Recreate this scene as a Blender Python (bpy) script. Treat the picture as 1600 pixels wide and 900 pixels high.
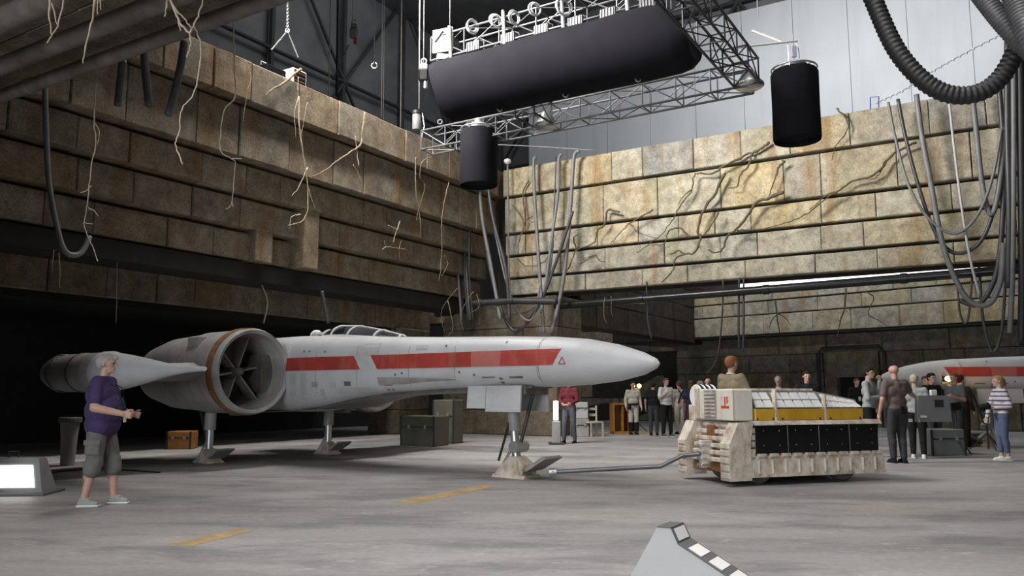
import bpy, math, random
from mathutils import Vector, Matrix
random.seed(11)
scene = bpy.context.scene
for o in list(bpy.data.objects): bpy.data.objects.remove(o)
COL = scene.collection
# ------------------------------------------------------------------ camera
FPX, PITCH, CAMH = 1263.0, math.radians(7.44), 1.315
cam_data = bpy.data.cameras.new('camera'); cam = bpy.data.objects.new('camera', cam_data); COL.objects.link(cam)
cam_data.sensor_width = 36.0; cam_data.lens = 36.0 * FPX / 1600.0; cam_data.clip_end = 300
cam.location = (0, 0, CAMH); cam.rotation_euler = (math.pi / 2 + PITCH, 0, 0)
scene.camera = cam
# ------------------------------------------------------------------ world, lights, exposure
world = bpy.data.worlds.new('world'); scene.world = world; world.use_nodes = True
bg = world.node_tree.nodes['Background']; bg.inputs[0].default_value = (0.82, 0.88, 1.0, 1); bg.inputs[1].default_value = 0.018
def area_light(name, loc, target, sx, sy, power, col=(1, 1, 1), spread=180):
    d = bpy.data.lights.new(name, 'AREA'); d.shape = 'RECTANGLE'; d.size = sx; d.size_y = sy; d.energy = power; d.color = col; d.spread = math.radians(spread)
    o = bpy.data.objects.new(name, d); COL.objects.link(o); o.location = loc
    o.rotation_euler = (Vector(target) - Vector(loc)).to_track_quat('-Z', 'Y').to_euler()
    return o
area_light('stage_overhead_light', (-6.2, 13.8, 13.2), (7.2, 21.4, 5.8), 5, 4, 1600, (1.0, 0.97, 0.93), 95)
area_light('stage_top_light', (3.5, 10.5, 14.5), (3.0, 12.0, 0), 5, 5, 180, (1.0, 0.98, 0.95), 110)
area_light('foreground_top_light', (0.5, 4.2, 9.5), (0.5, 5.2, 0), 5, 4, 450, (1.0, 0.97, 0.94), 110)  # unseen lamp added to brighten the foreground floor and wedge
area_light('open_stage_door_daylight', (-8.2, -6.4, 2.6), (0.5, 12.0, 0.8), 10, 4.6, 1500, (0.93, 0.97, 1.0))
area_light('backdrop_wash_light', (11.0, 26.5, 18.5), (17.0, 36.0, 8.5), 14, 1.5, 1900, (0.95, 0.98, 1.0))
area_light('stage_work_light', (-2.5, 36.0, 22.5), (-9.0, 46.0, 12.0), 14, 3, 330, (0.93, 0.97, 1.0))  # unseen fill added to brighten the stage wall
area_light('stage_side_work_light', (-16.0, 26.0, 22.5), (-24.0, 32.0, 13.0), 3, 14, 150, (0.93, 0.97, 1.0))  # unseen fill added to brighten the stage side wall
vs = scene.view_settings
vs.view_transform = 'Standard'; vs.look = 'None'; vs.exposure = 0.0; vs.gamma = 1.0; vs.use_curve_mapping = False
# ------------------------------------------------------------------ frames and pixel rays
SP, CP = math.sin(PITCH), math.cos(PITCH)
R2 = Vector((0.853, -0.522)).normalized(); Q2 = Vector((-R2.y, R2.x))
CAMP = Vector((0, 0, CAMH))
def ray(u, v):
    x = (u - 800) / FPX; y = (450 - v) / FPX
    return Vector((x, CP - y * SP, SP + y * CP))
def st(s, t, z=0.0):
    p = R2 * s + Q2 * t
    return Vector((p.x, p.y, z))
def at_t(u, v, t):
    d = ray(u, v); return CAMP + d * (t / (d.x * Q2.x + d.y * Q2.y))
def at_s(u, v, s):
    d = ray(u, v); return CAMP + d * (s / (d.x * R2.x + d.y * R2.y))
def at_z(u, v, z):
    d = ray(u, v); return CAMP + d * ((z - CAMH) / d.z)
def at_y(u, v, y):
    d = ray(u, v); return CAMP + d * (y / d.y)
def floor_at(u, y): return Vector(((u - 800) / FPX * (y * CP - CAMH * SP), y, 0))
def strip_light(name, s, t, z, length, width, power, spread):   # unseen overhead strip along the left wall, shining straight down
    o = area_light(name, st(s, t, z), st(s, t, 0) + Vector((0, 0.001, 0)), length, width, power, (1.0, 0.96, 0.9), spread)
    o.rotation_euler = (0, 0, math.atan2(Q2.y, Q2.x))
strip_light('left_wall_top_light', -12.3, 14.2, 13.0, 6.0, 0.8, 430, 95)  # added to brighten the top course of the wall
strip_light('left_gap_light', -16.35, 14.0, 11.5, 17.0, 0.5, 420, 90)
# ------------------------------------------------------------------ materials
MATS = {}
def newmat(name):
    m = bpy.data.materials.new(name); m.use_nodes = True; MATS[name] = m
    return m, m.node_tree, m.node_tree.nodes['Principled BSDF']
def node(nt, kind, **kw):
    n = nt.nodes.new(kind)
    for k, v in kw.items():
        if k in n.inputs.keys(): n.inputs[k].default_value = v
        else: setattr(n, k, v)
    return n
def mixc(nt, fac, a, b, mode='MIX'):
    n = nt.nodes.new('ShaderNodeMix'); n.data_type = 'RGBA'; n.blend_type = mode
    for sock, val in ((n.inputs[0], fac), (n.inputs[6], a), (n.inputs[7], b)):
        if hasattr(val, 'is_output'): nt.links.new(val, sock)
        elif isinstance(val, (tuple, list)): sock.default_value = (*val[:3], 1)
        else: sock.default_value = val
    return n.outputs[2]
def ramp(nt, src, stops):
    n = nt.nodes.new('ShaderNodeValToRGB'); nt.links.new(src, n.inputs[0])
    e = n.color_ramp.elements
    while len(e) < len(stops): e.new(0.5)
    for el, (p, c) in zip(e, stops):
        el.position = p; el.color = (*c, 1) if isinstance(c, tuple) else (c, c, c, 1)
    return n.outputs[0]
def coords(nt, scale=(1, 1, 1), rot=0.0, obj=False):
    if obj:
        g = nt.nodes.new('ShaderNodeTexCoord').outputs['Object']
    else:
        g = nt.nodes.new('ShaderNodeNewGeometry').outputs['Position']
    mp = nt.nodes.new('ShaderNodeMapping'); mp.inputs['Scale'].default_value = scale; mp.inputs['Rotation'].default_value = (0, 0, rot)
    nt.links.new(g, mp.inputs[0]); return mp.outputs[0]
def noise(nt, vec, scale, detail=4, rough=0.55):
    n = node(nt, 'ShaderNodeTexNoise', Scale=scale, Detail=detail, Roughness=rough); nt.links.new(vec, n.inputs['Vector']); return n.outputs['Fac']
def bump(nt, b, h, strength, dist=0.02):
    n = node(nt, 'ShaderNodeBump', Strength=strength, Distance=dist); nt.links.new(h, n.inputs['Height']); nt.links.new(n.outputs[0], b.inputs['Normal'])
def mat(name, col, rough=0.6, metal=0.0, var=0.2, scale=3.0, dirt=None, dirt_amt=0.5, dirt_scale=(2, 2, 0.6), bmp=0.0, bscale=40, obj=True, spec=0.5):
    if name in MATS: return MATS[name]
    m, nt, b = newmat(name)
    c = coords(nt, obj=obj)
    lo = tuple(max(0, x * (1 - var)) for x in col); hi = tuple(min(1, x * (1 + var)) for x in col)
    out = ramp(nt, noise(nt, c, scale), [(0.3, lo), (0.7, hi)])
    if dirt:
        f = ramp(nt, noise(nt, coords(nt, dirt_scale, obj=obj), 2.2, 6, 0.65), [(0.5 - 0.1 * dirt_amt, 0.0), (0.78 - 0.12 * dirt_amt, min(1.0, 0.4 + dirt_amt * 0.5))])
        out = mixc(nt, f, out, dirt)
    nt.links.new(out, b.inputs['Base Color'])
    b.inputs['Roughness'].default_value = rough; b.inputs['Metallic'].default_value = metal
    b.inputs['Specular IOR Level'].default_value = spec
    if bmp: bump(nt, b, noise(nt, c, bscale, 5), bmp, 0.01)
    return m
def emit(name, col, strength):
    m, nt, b = newmat(name)
    b.inputs['Base Color'].default_value = (*col, 1); b.inputs['Emission Color'].default_value = (*col, 1); b.inputs['Emission Strength'].default_value = strength
    return m
def stone_mat(name, pal, stain, moss, stain_amt=0.5):
    m, nt, b = newmat(name)
    info = nt.nodes.new('ShaderNodeObjectInfo')
    n = len(pal)
    base = ramp(nt, info.outputs['Random'], [((i + 0.5) / n, c) for i, c in enumerate(pal)])
    c = coords(nt)
    big = noise(nt, c, 0.9, 5, 0.6)
    base = mixc(nt, ramp(nt, big, [(0.35, 0.0), (0.7, 0.55)]), base, tuple(x * 1.18 for x in pal[1]))
    cloud = noise(nt, c, 3.2, 6, 0.7)
    base = mixc(nt, 1.0, base, ramp(nt, cloud, [(0.3, 0.5), (0.7, 1.25)]), 'MULTIPLY')
    streak = noise(nt, coords(nt, (1.6, 1.6, 0.22)), 1.3, 5, 0.6)
    base = mixc(nt, ramp(nt, streak, [(0.53, 0.0), (0.68, stain_amt)]), base, stain)
    st2 = noise(nt, coords(nt, (1.0, 1.0, 0.5)), 1.1, 4, 0.6)
    base = mixc(nt, ramp(nt, st2, [(0.56, 0.0), (0.70, 0.55)]), base, moss)
    vor = node(nt, 'ShaderNodeTexVoronoi', Scale=17.0); nt.links.new(c, vor.inputs['Vector'])
    pit = ramp(nt, vor.outputs['Distance'], [(0.12, 0.25), (0.30, 1.0)])
    msk = ramp(nt, noise(nt, c, 2.1, 3), [(0.45, 0.0), (0.6, 0.8)])
    base = mixc(nt, msk, base, mixc(nt, 1.0, base, pit, 'MULTIPLY'))
    fine = noise(nt, c, 26, 4, 0.7)
    base = mixc(nt, 1.0, base, ramp(nt, fine, [(0.3, 0.68), (0.65, 1.14)]), 'MULTIPLY')
    nt.links.new(base, b.inputs['Base Color']); b.inputs['Roughness'].default_value = 0.88; b.inputs['Specular IOR Level'].default_value = 0.25
    add = node(nt, 'ShaderNodeMath', operation='ADD'); nt.links.new(fine, add.inputs[0]); nt.links.new(cloud, add.inputs[1])
    bump(nt, b, add.outputs[0], 0.55, 0.03)
    return m
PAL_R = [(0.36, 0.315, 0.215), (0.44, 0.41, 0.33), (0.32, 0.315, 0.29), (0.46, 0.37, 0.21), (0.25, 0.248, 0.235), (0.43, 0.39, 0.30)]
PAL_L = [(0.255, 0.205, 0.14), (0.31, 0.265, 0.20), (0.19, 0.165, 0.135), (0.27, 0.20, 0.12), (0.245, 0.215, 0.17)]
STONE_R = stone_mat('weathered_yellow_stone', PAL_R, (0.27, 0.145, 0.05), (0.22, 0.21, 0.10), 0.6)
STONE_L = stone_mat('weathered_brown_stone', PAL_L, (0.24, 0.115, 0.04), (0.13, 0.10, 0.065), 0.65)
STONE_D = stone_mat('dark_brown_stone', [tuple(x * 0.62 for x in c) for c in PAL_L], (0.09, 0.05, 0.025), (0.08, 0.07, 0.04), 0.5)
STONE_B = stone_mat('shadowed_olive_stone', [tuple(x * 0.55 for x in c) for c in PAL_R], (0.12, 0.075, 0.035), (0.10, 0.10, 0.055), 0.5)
BACKING = mat('dark_wall_backing', (0.028, 0.024, 0.02), 0.95, var=0.3)
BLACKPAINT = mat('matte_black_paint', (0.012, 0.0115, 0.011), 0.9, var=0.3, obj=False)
def floor_mat():
    m, nt, b = newmat('worn_concrete_floor')
    c = coords(nt)
    rot = math.atan2(-R2.y, R2.x)
    cl = coords(nt, (0.35, 1.4, 1.0), 0.12)
    a = noise(nt, cl, 0.55, 6, 0.6)
    base = ramp(nt, a, [(0.28, (0.20, 0.197, 0.198)), (0.5, (0.30, 0.292, 0.29)), (0.72, (0.385, 0.37, 0.362))])
    w = noise(nt, c, 0.33, 4, 0.5)
    base = mixc(nt, ramp(nt, w, [(0.5, 0.0), (0.70, 0.45)]), base, (0.38, 0.315, 0.285))
    w2 = noise(nt, coords(nt, (0.5, 1.2, 1), 0.4), 0.9, 6, 0.7)
    base = mixc(nt, ramp(nt, w2, [(0.48, 0.0), (0.62, 0.8)]), base, (0.16, 0.165, 0.175))
    sp = noise(nt, coords(nt, (1, 2.2, 1), 0.1), 2.6, 6, 0.78)
    base = mixc(nt, ramp(nt, sp, [(0.58, 0.0), (0.68, 0.85)]), base, (0.50, 0.455, 0.44))
    tr = noise(nt, coords(nt, (0.7, 4.0, 1), 0.5), 1.6, 6, 0.8)
    base = mixc(nt, ramp(nt, tr, [(0.60, 0.0), (0.70, 0.7)]), base, (0.12, 0.118, 0.115))
    fine = noise(nt, c, 14, 5, 0.7)
    base = mixc(nt, 1.0, base, ramp(nt, fine, [(0.3, 0.86), (0.7, 1.1)]), 'MULTIPLY')
    nt.links.new(base, b.inputs['Base Color'])
    rr = nt.nodes.new('ShaderNodeMapRange'); rr.inputs[3].default_value = 0.42; rr.inputs[4].default_value = 0.72
    nt.links.new(w2, rr.inputs[0]); nt.links.new(rr.outputs[0], b.inputs['Roughness'])
    b.inputs['Specular IOR Level'].default_value = 0.4
    bump(nt, b, fine, 0.12, 0.008)
    return m
FLOOR = floor_mat()
HULL = mat('off_white_hull_paint', (0.50, 0.505, 0.525), 0.42, var=0.06, scale=1.2, dirt=(0.36, 0.35, 0.34), dirt_amt=0.35, dirt_scale=(0.8, 0.8, 1.6))
HULLP = mat('patched_grey_hull_paint', (0.42, 0.425, 0.43), 0.5, var=0.12, scale=3)
HULLG = mat('grimy_grey_hull_paint', (0.34, 0.335, 0.33), 0.5, var=0.14, scale=2, dirt=(0.20, 0.165, 0.135), dirt_amt=0.6)
HULLD = mat('sooty_grey_metal', (0.17, 0.165, 0.16), 0.5, 0.3, var=0.25, scale=3, dirt=(0.09, 0.06, 0.04), dirt_amt=0.7)
RED = mat('faded_red_paint', (0.36, 0.045, 0.035), 0.5, var=0.16, scale=2.5, dirt=(0.42, 0.22, 0.18), dirt_amt=0.05)
REDL = mat('pale_red_patch_paint', (0.42, 0.13, 0.11), 0.5, var=0.1)
DARKMETAL = mat('dark_grey_metal', (0.055, 0.055, 0.058), 0.45, 0.5, var=0.25)
BLACKRUB = mat('black_rubber', (0.014, 0.014, 0.015), 0.55, var=0.25)
GREYRUB = mat('grey_corrugated_hose', (0.085, 0.085, 0.09), 0.45, var=0.3, scale=9)
CABLE = mat('dark_grey_cable_sheath', (0.05, 0.05, 0.053), 0.42, var=0.25)
CABLEL = mat('dusty_grey_cable_sheath', (0.17, 0.17, 0.175), 0.5, var=0.2)
ROPE = mat('pale_grey_rope', (0.46, 0.46, 0.47), 0.6, var=0.1)
ROOT = mat('pale_dry_root', (0.50, 0.41, 0.30), 0.85, var=0.25, scale=14)
ROOTB = mat('brown_root_bark', (0.22, 0.165, 0.105), 0.9, var=0.3, scale=10)
VINE = mat('olive_brown_vine', (0.10, 0.085, 0.045), 0.9, var=0.35, scale=8)
STEEL = mat('galvanised_steel', (0.55, 0.56, 0.57), 0.35, 0.75, var=0.12)
TRUSSM = mat('brushed_truss_aluminium', (0.17, 0.172, 0.18), 0.5, 0.35, var=0.15)
TRUSSD = mat('blackened_truss_steel', (0.045, 0.045, 0.05), 0.5, 0.4, var=0.2)
FABRIC = mat('black_duvetyne_fabric', (0.011, 0.0105, 0.014), 0.85, var=0.2, scale=2, spec=0.12)
WHITEP = mat('white_painted_metal', (0.72, 0.72, 0.71), 0.5, var=0.06)
CREAM = mat('chipped_cream_paint', (0.60, 0.545, 0.47), 0.6, var=0.12, scale=4, dirt=(0.25, 0.125, 0.06), dirt_amt=0.75, dirt_scale=(3, 3, 2))
CREAMC = mat('clean_cream_paint', (0.66, 0.62, 0.55), 0.55, var=0.07, scale=3, dirt=(0.36, 0.28, 0.2), dirt_amt=0.15)
RUST = mat('rusty_steel', (0.20, 0.085, 0.032), 0.8, var=0.4, scale=9)
YELLOW = mat('yellow_enamel', (0.55, 0.32, 0.025), 0.45, var=0.14, scale=2.4, dirt=(0.33, 0.15, 0.02), dirt_amt=0.3)
BLACKP = mat('gloss_black_panel', (0.006, 0.006, 0.0065), 0.3, var=0.2)
MIDGREY = mat('mid_grey_painted_metal', (0.20, 0.205, 0.205), 0.55, var=0.1)
PALEGREY = mat('pale_grey_panel', (0.47, 0.48, 0.48), 0.55, var=0.08, scale=2)
STRIPD = mat('charcoal_strip_paint', (0.10, 0.10, 0.105), 0.6, var=0.12)
ORANGEW = mat('orange_varnished_wood', (0.36, 0.16, 0.035), 0.5, var=0.25, scale=6)
OLIVE = mat('olive_grey_paint', (0.105, 0.105, 0.075), 0.6, var=0.2)
GLASSM, _nt, _b = newmat('tinted_canopy_glass')
_b.inputs['Base Color'].default_value = (0.10, 0.11, 0.125, 1); _b.inputs['Roughness'].default_value = 0.04
_b.inputs['Transmission Weight'].default_value = 0.9; _b.inputs['IOR'].default_value = 1.15
CYC = mat('grey_painted_backdrop', (0.50, 0.515, 0.535), 0.9, var=0.05, scale=0.4, dirt=(0.40, 0.41, 0.43), dirt_amt=0.25, dirt_scale=(0.7, 0.7, 0.08), obj=False, spec=0.15)
STAGE = mat('dark_grey_stage_wall', (0.19, 0.192, 0.196), 0.9, var=0.25, scale=0.5, obj=False)
STAGES = mat('dark_stage_steelwork', (0.045, 0.045, 0.048), 0.7, var=0.2)
SKIN = mat('fair_skin', (0.48, 0.31, 0.245), 0.5, var=0.08, scale=8)
SKIN2 = mat('ruddy_skin', (0.46, 0.27, 0.21), 0.5, var=0.08, scale=8)
def cloth(name, col, var=0.14): return mat(name, col, 0.9, var=var, scale=9, bmp=0.25, bscale=60, spec=0.2)
# ------------------------------------------------------------------ mesh building
class MB:
    def __init__(self): self.v = []; self.f = []
    def add(self, vs, fs):
        k = len(self.v); self.v += [Vector(p) for p in vs]; self.f += [tuple(i + k for i in f) for f in fs]; return self
    def hexa(self, p):   # 8 points: bottom ring 0-3, top ring 4-7
        return self.add(p, [(3, 2, 1, 0), (4, 5, 6, 7), (0, 1, 5, 4), (1, 2, 6, 5), (2, 3, 7, 6), (3, 0, 4, 7)])
    def box(self, c, s, rz=0.0, m=None):
        c = Vector(c); hx, hy, hz = s[0] / 2, s[1] / 2, s[2] / 2
        p = [Vector((x, y, z)) for z in (-hz, hz) for x, y in ((-hx, -hy), (hx, -hy), (hx, hy), (-hx, hy))]
        r = m if m is not None else Matrix.Rotation(rz, 3, 'Z')
        return self.hexa([c + r @ q for q in p])
    def bbox(self, lo, hi):
        return self.box([(a + b) / 2 for a, b in zip(lo, hi)], [b - a for a, b in zip(lo, hi)])
    def bevbox(self, lo, hi, b):   # box with chamfered edges
        x0, y0, z0 = lo; x1, y1, z1 = hi
        rings = []
        for z, i in ((z0, b), (z0 + b, 0), (z1 - b, 0), (z1, b)):
            j = i
            rings.append([(x0 + b + j * 0, y0 + j, z), (x1 - b, y0 + j, z), (x1 - j, y0 + b, z), (x1 - j, y1 - b, z), (x1 - b, y1 - j, z), (x0 + b, y1 - j, z), (x0 + j, y1 - b, z), (x0 + j, y0 + b, z)])
        return self.loft(rings)
    def loft(self, rings, cap=True, closed=True):
        n = len(rings[0]); k = len(self.v)
        for r in rings: self.v += [Vector(p) for p in r]
        for i in range(len(rings) - 1):
            for j in range(n if closed else n - 1):
                a = k + i * n + j; b2 = k + i * n + (j + 1) % n
                self.f.append((a, b2, b2 + n, a + n))
        if cap and closed:
            self.f.append(tuple(k + j for j in reversed(range(n)))); e = k + (len(rings) - 1) * n
            self.f.append(tuple(e + j for j in range(n)))
        return self
    def tube(self, pts, r, n=8, cap=True):
        pts = [Vector(p) for p in pts]; m = len(pts)
        rad = r if isinstance(r, (list, tuple)) else [r] * m
        rings = []; up = None
        for i, p in enumerate(pts):
            t = (pts[min(i + 1, m - 1)] - pts[max(i - 1, 0)])
            if t.length < 1e-9: t = Vector((0, 0, 1))
            t.normalize()
            if up is None:
                up = t.orthogonal().normalized()
            up = (up - t * up.dot(t))
            if up.length < 1e-6: up = t.orthogonal()
            up.normalize(); sd = t.cross(up)
            rings.append([p + (up * math.cos(a) + sd * math.sin(a)) * rad[i] for a in (2 * math.pi * j / n for j in range(n))])
        return self.loft(rings, cap)
    def lathe(self, prof, c=(0, 0, 0), axis='z', n=24, cap=True):
        c = Vector(c); rings = []
        for r, h in prof:
            ring = []
            for j in range(n):
                a = 2 * math.pi * j / n; x, y = r * math.cos(a), r * math.sin(a)
                ring.append(c + (Vector((x, y, h)) if axis == 'z' else Vector((h, x, y)) if axis == 'x' else Vector((y, h, x))))
            rings.append(ring)
        return self.loft(rings, cap)
    def prism(self, poly, off):   # poly: 3D points; off: extrusion vector
        off = Vector(off); return self.loft([[Vector(p) for p in poly], [Vector(p) + off for p in poly]])
    def torus(self, c, R, r, ax, ay, n=24, m=6):
        pts = [Vector(c) + ax * (R * math.cos(2 * math.pi * i / n)) + ay * (R * math.sin(2 * math.pi * i / n)) for i in range(n)]
        nz = ax.cross(ay); k = len(self.v)
        for i in range(n):
            d = (pts[i] - Vector(c)).normalized()
            for j in range(m):
                a = 2 * math.pi * j / m; self.v.append(pts[i] + d * (r * math.cos(a)) + nz * (r * math.sin(a)))
        for i in range(n):
            for j in range(m):
                a = k + i * m + j; b = k + i * m + (j + 1) % m; c2 = k + ((i + 1) % n) * m + (j + 1) % m; d2 = k + ((i + 1) % n) * m + j
                self.f.append((a, b, c2, d2))
        return self
    def capsule(self, a, b, ra, rb=None, flat=1.0, n=14, h=4):
        a, b = Vector(a), Vector(b); rb = ra if rb is None else rb
        t = b - a
        t = t.normalized() if t.length > 1e-6 else Vector((0, 0, 1))
        u = t.orthogonal().normalized(); w = t.cross(u); rings = []
        def ring(c, r):
            out = []
            for j in range(n):
                q = (u * math.cos(2 * math.pi * j / n) + w * math.sin(2 * math.pi * j / n)) * r; q.y *= flat; out.append(c + q)
            return out
        for i in range(h): e = math.pi / 2 * (1 - (i + 0.15) / h); rings.append(ring(a - t * ra * math.sin(e), ra * math.cos(e)))
        rings.append(ring(a, ra)); rings.append(ring(b, rb))
        for i in reversed(range(h)): e = math.pi / 2 * (1 - (i + 0.15) / h); rings.append(ring(b + t * rb * math.sin(e), rb * math.cos(e)))
        return self.loft(rings)
    def build(self, name, material, parent=None, smooth=False, recenter=False, loc=None):
        me = bpy.data.meshes.new(name)
        off = Vector((0, 0, 0))
        if recenter:
            lo = [min(p[i] for p in self.v) for i in range(3)]; hi = [max(p[i] for p in self.v) for i in range(3)]
            off = Vector(((lo[0] + hi[0]) / 2, (lo[1] + hi[1]) / 2, lo[2]))
        me.from_pydata([tuple(p - off) for p in self.v], [], self.f); me.update()
        import bmesh as _bm
        q = _bm.new(); q.from_mesh(me); _bm.ops.recalc_face_normals(q, faces=q.faces); q.to_mesh(me); q.free()
        me.materials.append(material)
        if smooth: me.polygons.foreach_set('use_smooth', [True] * len(me.polygons))
        o = bpy.data.objects.new(name, me); COL.objects.link(o)
        o.location = off if loc is None else loc
        if parent: o.parent = parent
        if smooth == 'auto':
            try:
                me.set_sharp_from_angle(angle=math.radians(38))
            except Exception: pass
        return o
def tag(o, label=None, cat=None, group=None, kind=None):
    if label: o['label'] = label
    if cat: o['category'] = cat
    if group: o['group'] = group
    if kind: o['kind'] = kind
    return o
def thing(name, label, cat, loc=(0, 0, 0), rz=0.0, group=None):
    o = bpy.data.objects.new(name, None); COL.objects.link(o); o.location = loc; o.rotation_euler = (0, 0, rz); o.empty_display_size = 0.2
    return tag(o, label, cat, group)
def copy_tree(o, parent=None):
    c = o.copy(); COL.objects.link(c); c.parent = parent
    for ch in list(o.children): copy_tree(ch, c)
    return c
def spline(pts, k=6, jit=0.0):   # Catmull-Rom through points
    pts = [Vector(p) for p in pts]; out = []
    for i in range(len(pts) - 1):
        p0 = pts[max(i - 1, 0)]; p1 = pts[i]; p2 = pts[i + 1]; p3 = pts[min(i + 2, len(pts) - 1)]
        for j in range(k):
            t = j / k
            q = 0.5 * ((2 * p1) + (p2 - p0) * t + (2 * p0 - 5 * p1 + 4 * p2 - p3) * t * t + (3 * p1 - p0 - 3 * p2 + p3) * t ** 3)
            if jit: q += Vector((random.uniform(-jit, jit), random.uniform(-jit, jit), random.uniform(-jit, jit)))
            out.append(q)
    out.append(pts[-1]); return out
# ================================================================== SETTING
SW, TW = -13.9, 22.0          # left wall plane s = SW, far right wall plane t = TW
fl = MB(); fl.add([(-60, -25, 0), (60, -25, 0), (60, 75, 0), (-60, 75, 0)], [(0, 1, 2, 3)])
floor = tag(fl.build('floor', FLOOR), 'worn grey concrete hangar floor with stains and scuffs', kind='structure')
MARK = mat('faded_yellow_floor_paint', (0.42, 0.285, 0.11), 0.7, var=0.3, scale=5, dirt=(0.27, 0.245, 0.22), dirt_amt=0.75, dirt_scale=(4, 4, 4))
for quad in ([(262, 851), (300, 853), (398, 829), (372, 827)], [(612, 785), (652, 787), (778, 759), (756, 758)]):
    p = [at_z(u, v, 0) for u, v in quad]
    m = MB(); m.prism([q + Vector((0, 0, 0.0005)) for q in p], (0, 0, 0.002)); m.build('floor_marking', MARK, floor)
# ---- stone masonry: every block its own child
def block(root, p0, d, n, a0, a1, z0, z1, front, depth, material, name='stone_block'):
    ch = 0.022; j = lambda k=0.008: random.uniform(-k, k)
    def P(a, out, z): return Vector((p0.x + d.x * a + n.x * out, p0.y + d.y * a + n.y * out, z))
    fr = front + random.uniform(-0.025, 0.025)
    c = [(a0, z0), (a1, z0), (a1, z1), (a0, z1)]
    i = [(a0 + ch, z0 + ch), (a1 - ch, z0 + ch), (a1 - ch, z1 - ch), (a0 + ch, z1 - ch)]
    rings = [[P(a, fr - depth, z) for a, z in c], [P(a, fr - ch, z) for a, z in c], [P(a + j(), fr + j(), z + j()) for a, z in i]]
    return MB().loft(rings).build(name, material, root)
def masonry(root, p0, d, n, a0, a1, courses, material, wmin=0.95, wmax=1.9, depth=0.34, step=0.085, gap=0.075, pick=None):
    for ci, (zt, zb) in enumerate(courses):
        a = a0 + random.uniform(-0.6, 0)
        while a < a1:
            w = random.uniform(wmin, wmax); e = min(a + w, a1)
            if e - a > 0.15:
                mm = pick(ci, a) if pick else material
                block(root, p0, d, n, max(a, a0) + 0.007, e - 0.007, zb + gap, zt, -step * ci, depth, mm)
            a += w
def backing(name, p0, d, n, a0, a1, z0, z1, inset, thick, label, material=BACKING):
    P = lambda a, out, z: Vector((p0.x + d.x * a + n.x * out, p0.y + d.y * a + n.y * out, z))
    pts = [P(a, o_, z) for z in (z0, z1) for a, o_ in ((a0, -inset), (a1, -inset), (a1, -inset - thick), (a0, -inset - thick))]
    return tag(MB().hexa(pts).build(name, material), label, kind='structure')
COURSES = [(8.62, 7.65), (7.65, 6.43), (6.43, 5.72), (5.72, 5.0), (5.0, 4.42)]
# far right upper wall: along R2, faces -Q2
pR = TW * Q2; dR = R2; nR = -Q2
wr = backing('wall_right', pR, dR, nR, SW - 0.5, 3.4, 4.40, 8.5, 0.62, 0.2, 'upper yellow stone wall of stepped courses on the far right side')
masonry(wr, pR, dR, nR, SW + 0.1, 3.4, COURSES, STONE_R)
# left upper wall: along Q2, faces +R2
pL = SW * R2; dL = Q2; nL = R2
wl = backing('wall_left', pL, dL, nL, -1.0, TW + 0.5, 4.0, 8.5, 1.5, 0.3, 'upper brown stone wall of stepped courses on the left side')
LCOURSES = COURSES[:4] + [(5.0, 4.3)]
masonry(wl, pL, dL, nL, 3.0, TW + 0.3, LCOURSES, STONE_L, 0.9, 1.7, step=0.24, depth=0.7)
# heavy dark soffit beam under the left wall
sb = MB()
sb.hexa([st(s, t, z) for z in (3.93, 4.32) for s, t in ((SW - 1.0, -1), (SW - 1.0, TW - 0.2), (SW - 2.0, TW - 0.2), (SW - 2.0, -1))])
tag(sb.build('trim_1', BLACKPAINT), 'dark soffit beam under the left stone wall', kind='structure')
# irregular buttress stones on the left wall
for (t0, t1, z0, z1, o_) in ((13.9, 14.4, 4.35, 6.4, -0.42), (12.6, 13.1, 4.35, 5.7, -0.6)):
    block(wl, pL, dL, nL, t0, t1, z0, z1, o_ - 0.15, 0.7, STONE_L, 'buttress_stone')
# lower left wall behind and below
pLL = -17.2 * R2
wll = backing('wall_left_lower', pLL, dL, nL, -2, 22.6, 3.45, 4.4, 0.34, 0.4, 'lower brown stone band wall behind the left wall')
masonry(wll, pLL, dL, nL, 3.0, 22.6, [(4.42, 3.45)], STONE_L, 1.0, 2.0, depth=0.3, gap=0.01)
led = MB(); led.hexa([st(s, t, z) for z in (4.38, 4.56) for s, t in ((-16.98, -2), (-16.98, 22.6), (-17.9, 22.6), (-17.9, -2))])
tag(led.build('trim_2', STONE_L), 'pale stone ledge along the top of the lower left wall', kind='structure')
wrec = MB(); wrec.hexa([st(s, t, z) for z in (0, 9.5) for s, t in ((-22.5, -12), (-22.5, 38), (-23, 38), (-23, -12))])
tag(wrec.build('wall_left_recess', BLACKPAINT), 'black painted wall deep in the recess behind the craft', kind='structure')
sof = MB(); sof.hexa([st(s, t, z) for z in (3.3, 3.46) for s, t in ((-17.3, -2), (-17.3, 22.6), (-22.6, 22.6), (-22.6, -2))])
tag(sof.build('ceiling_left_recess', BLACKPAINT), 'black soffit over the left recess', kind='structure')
STONE_SHADE = stone_mat('soot_black_stone', [tuple(x * 0.2 for x in c) for c in PAL_L], (0.02, 0.014, 0.01), (0.02, 0.018, 0.012), 0.5)  # stone palette blackened so the lintel's shade sits in its colour
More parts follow.
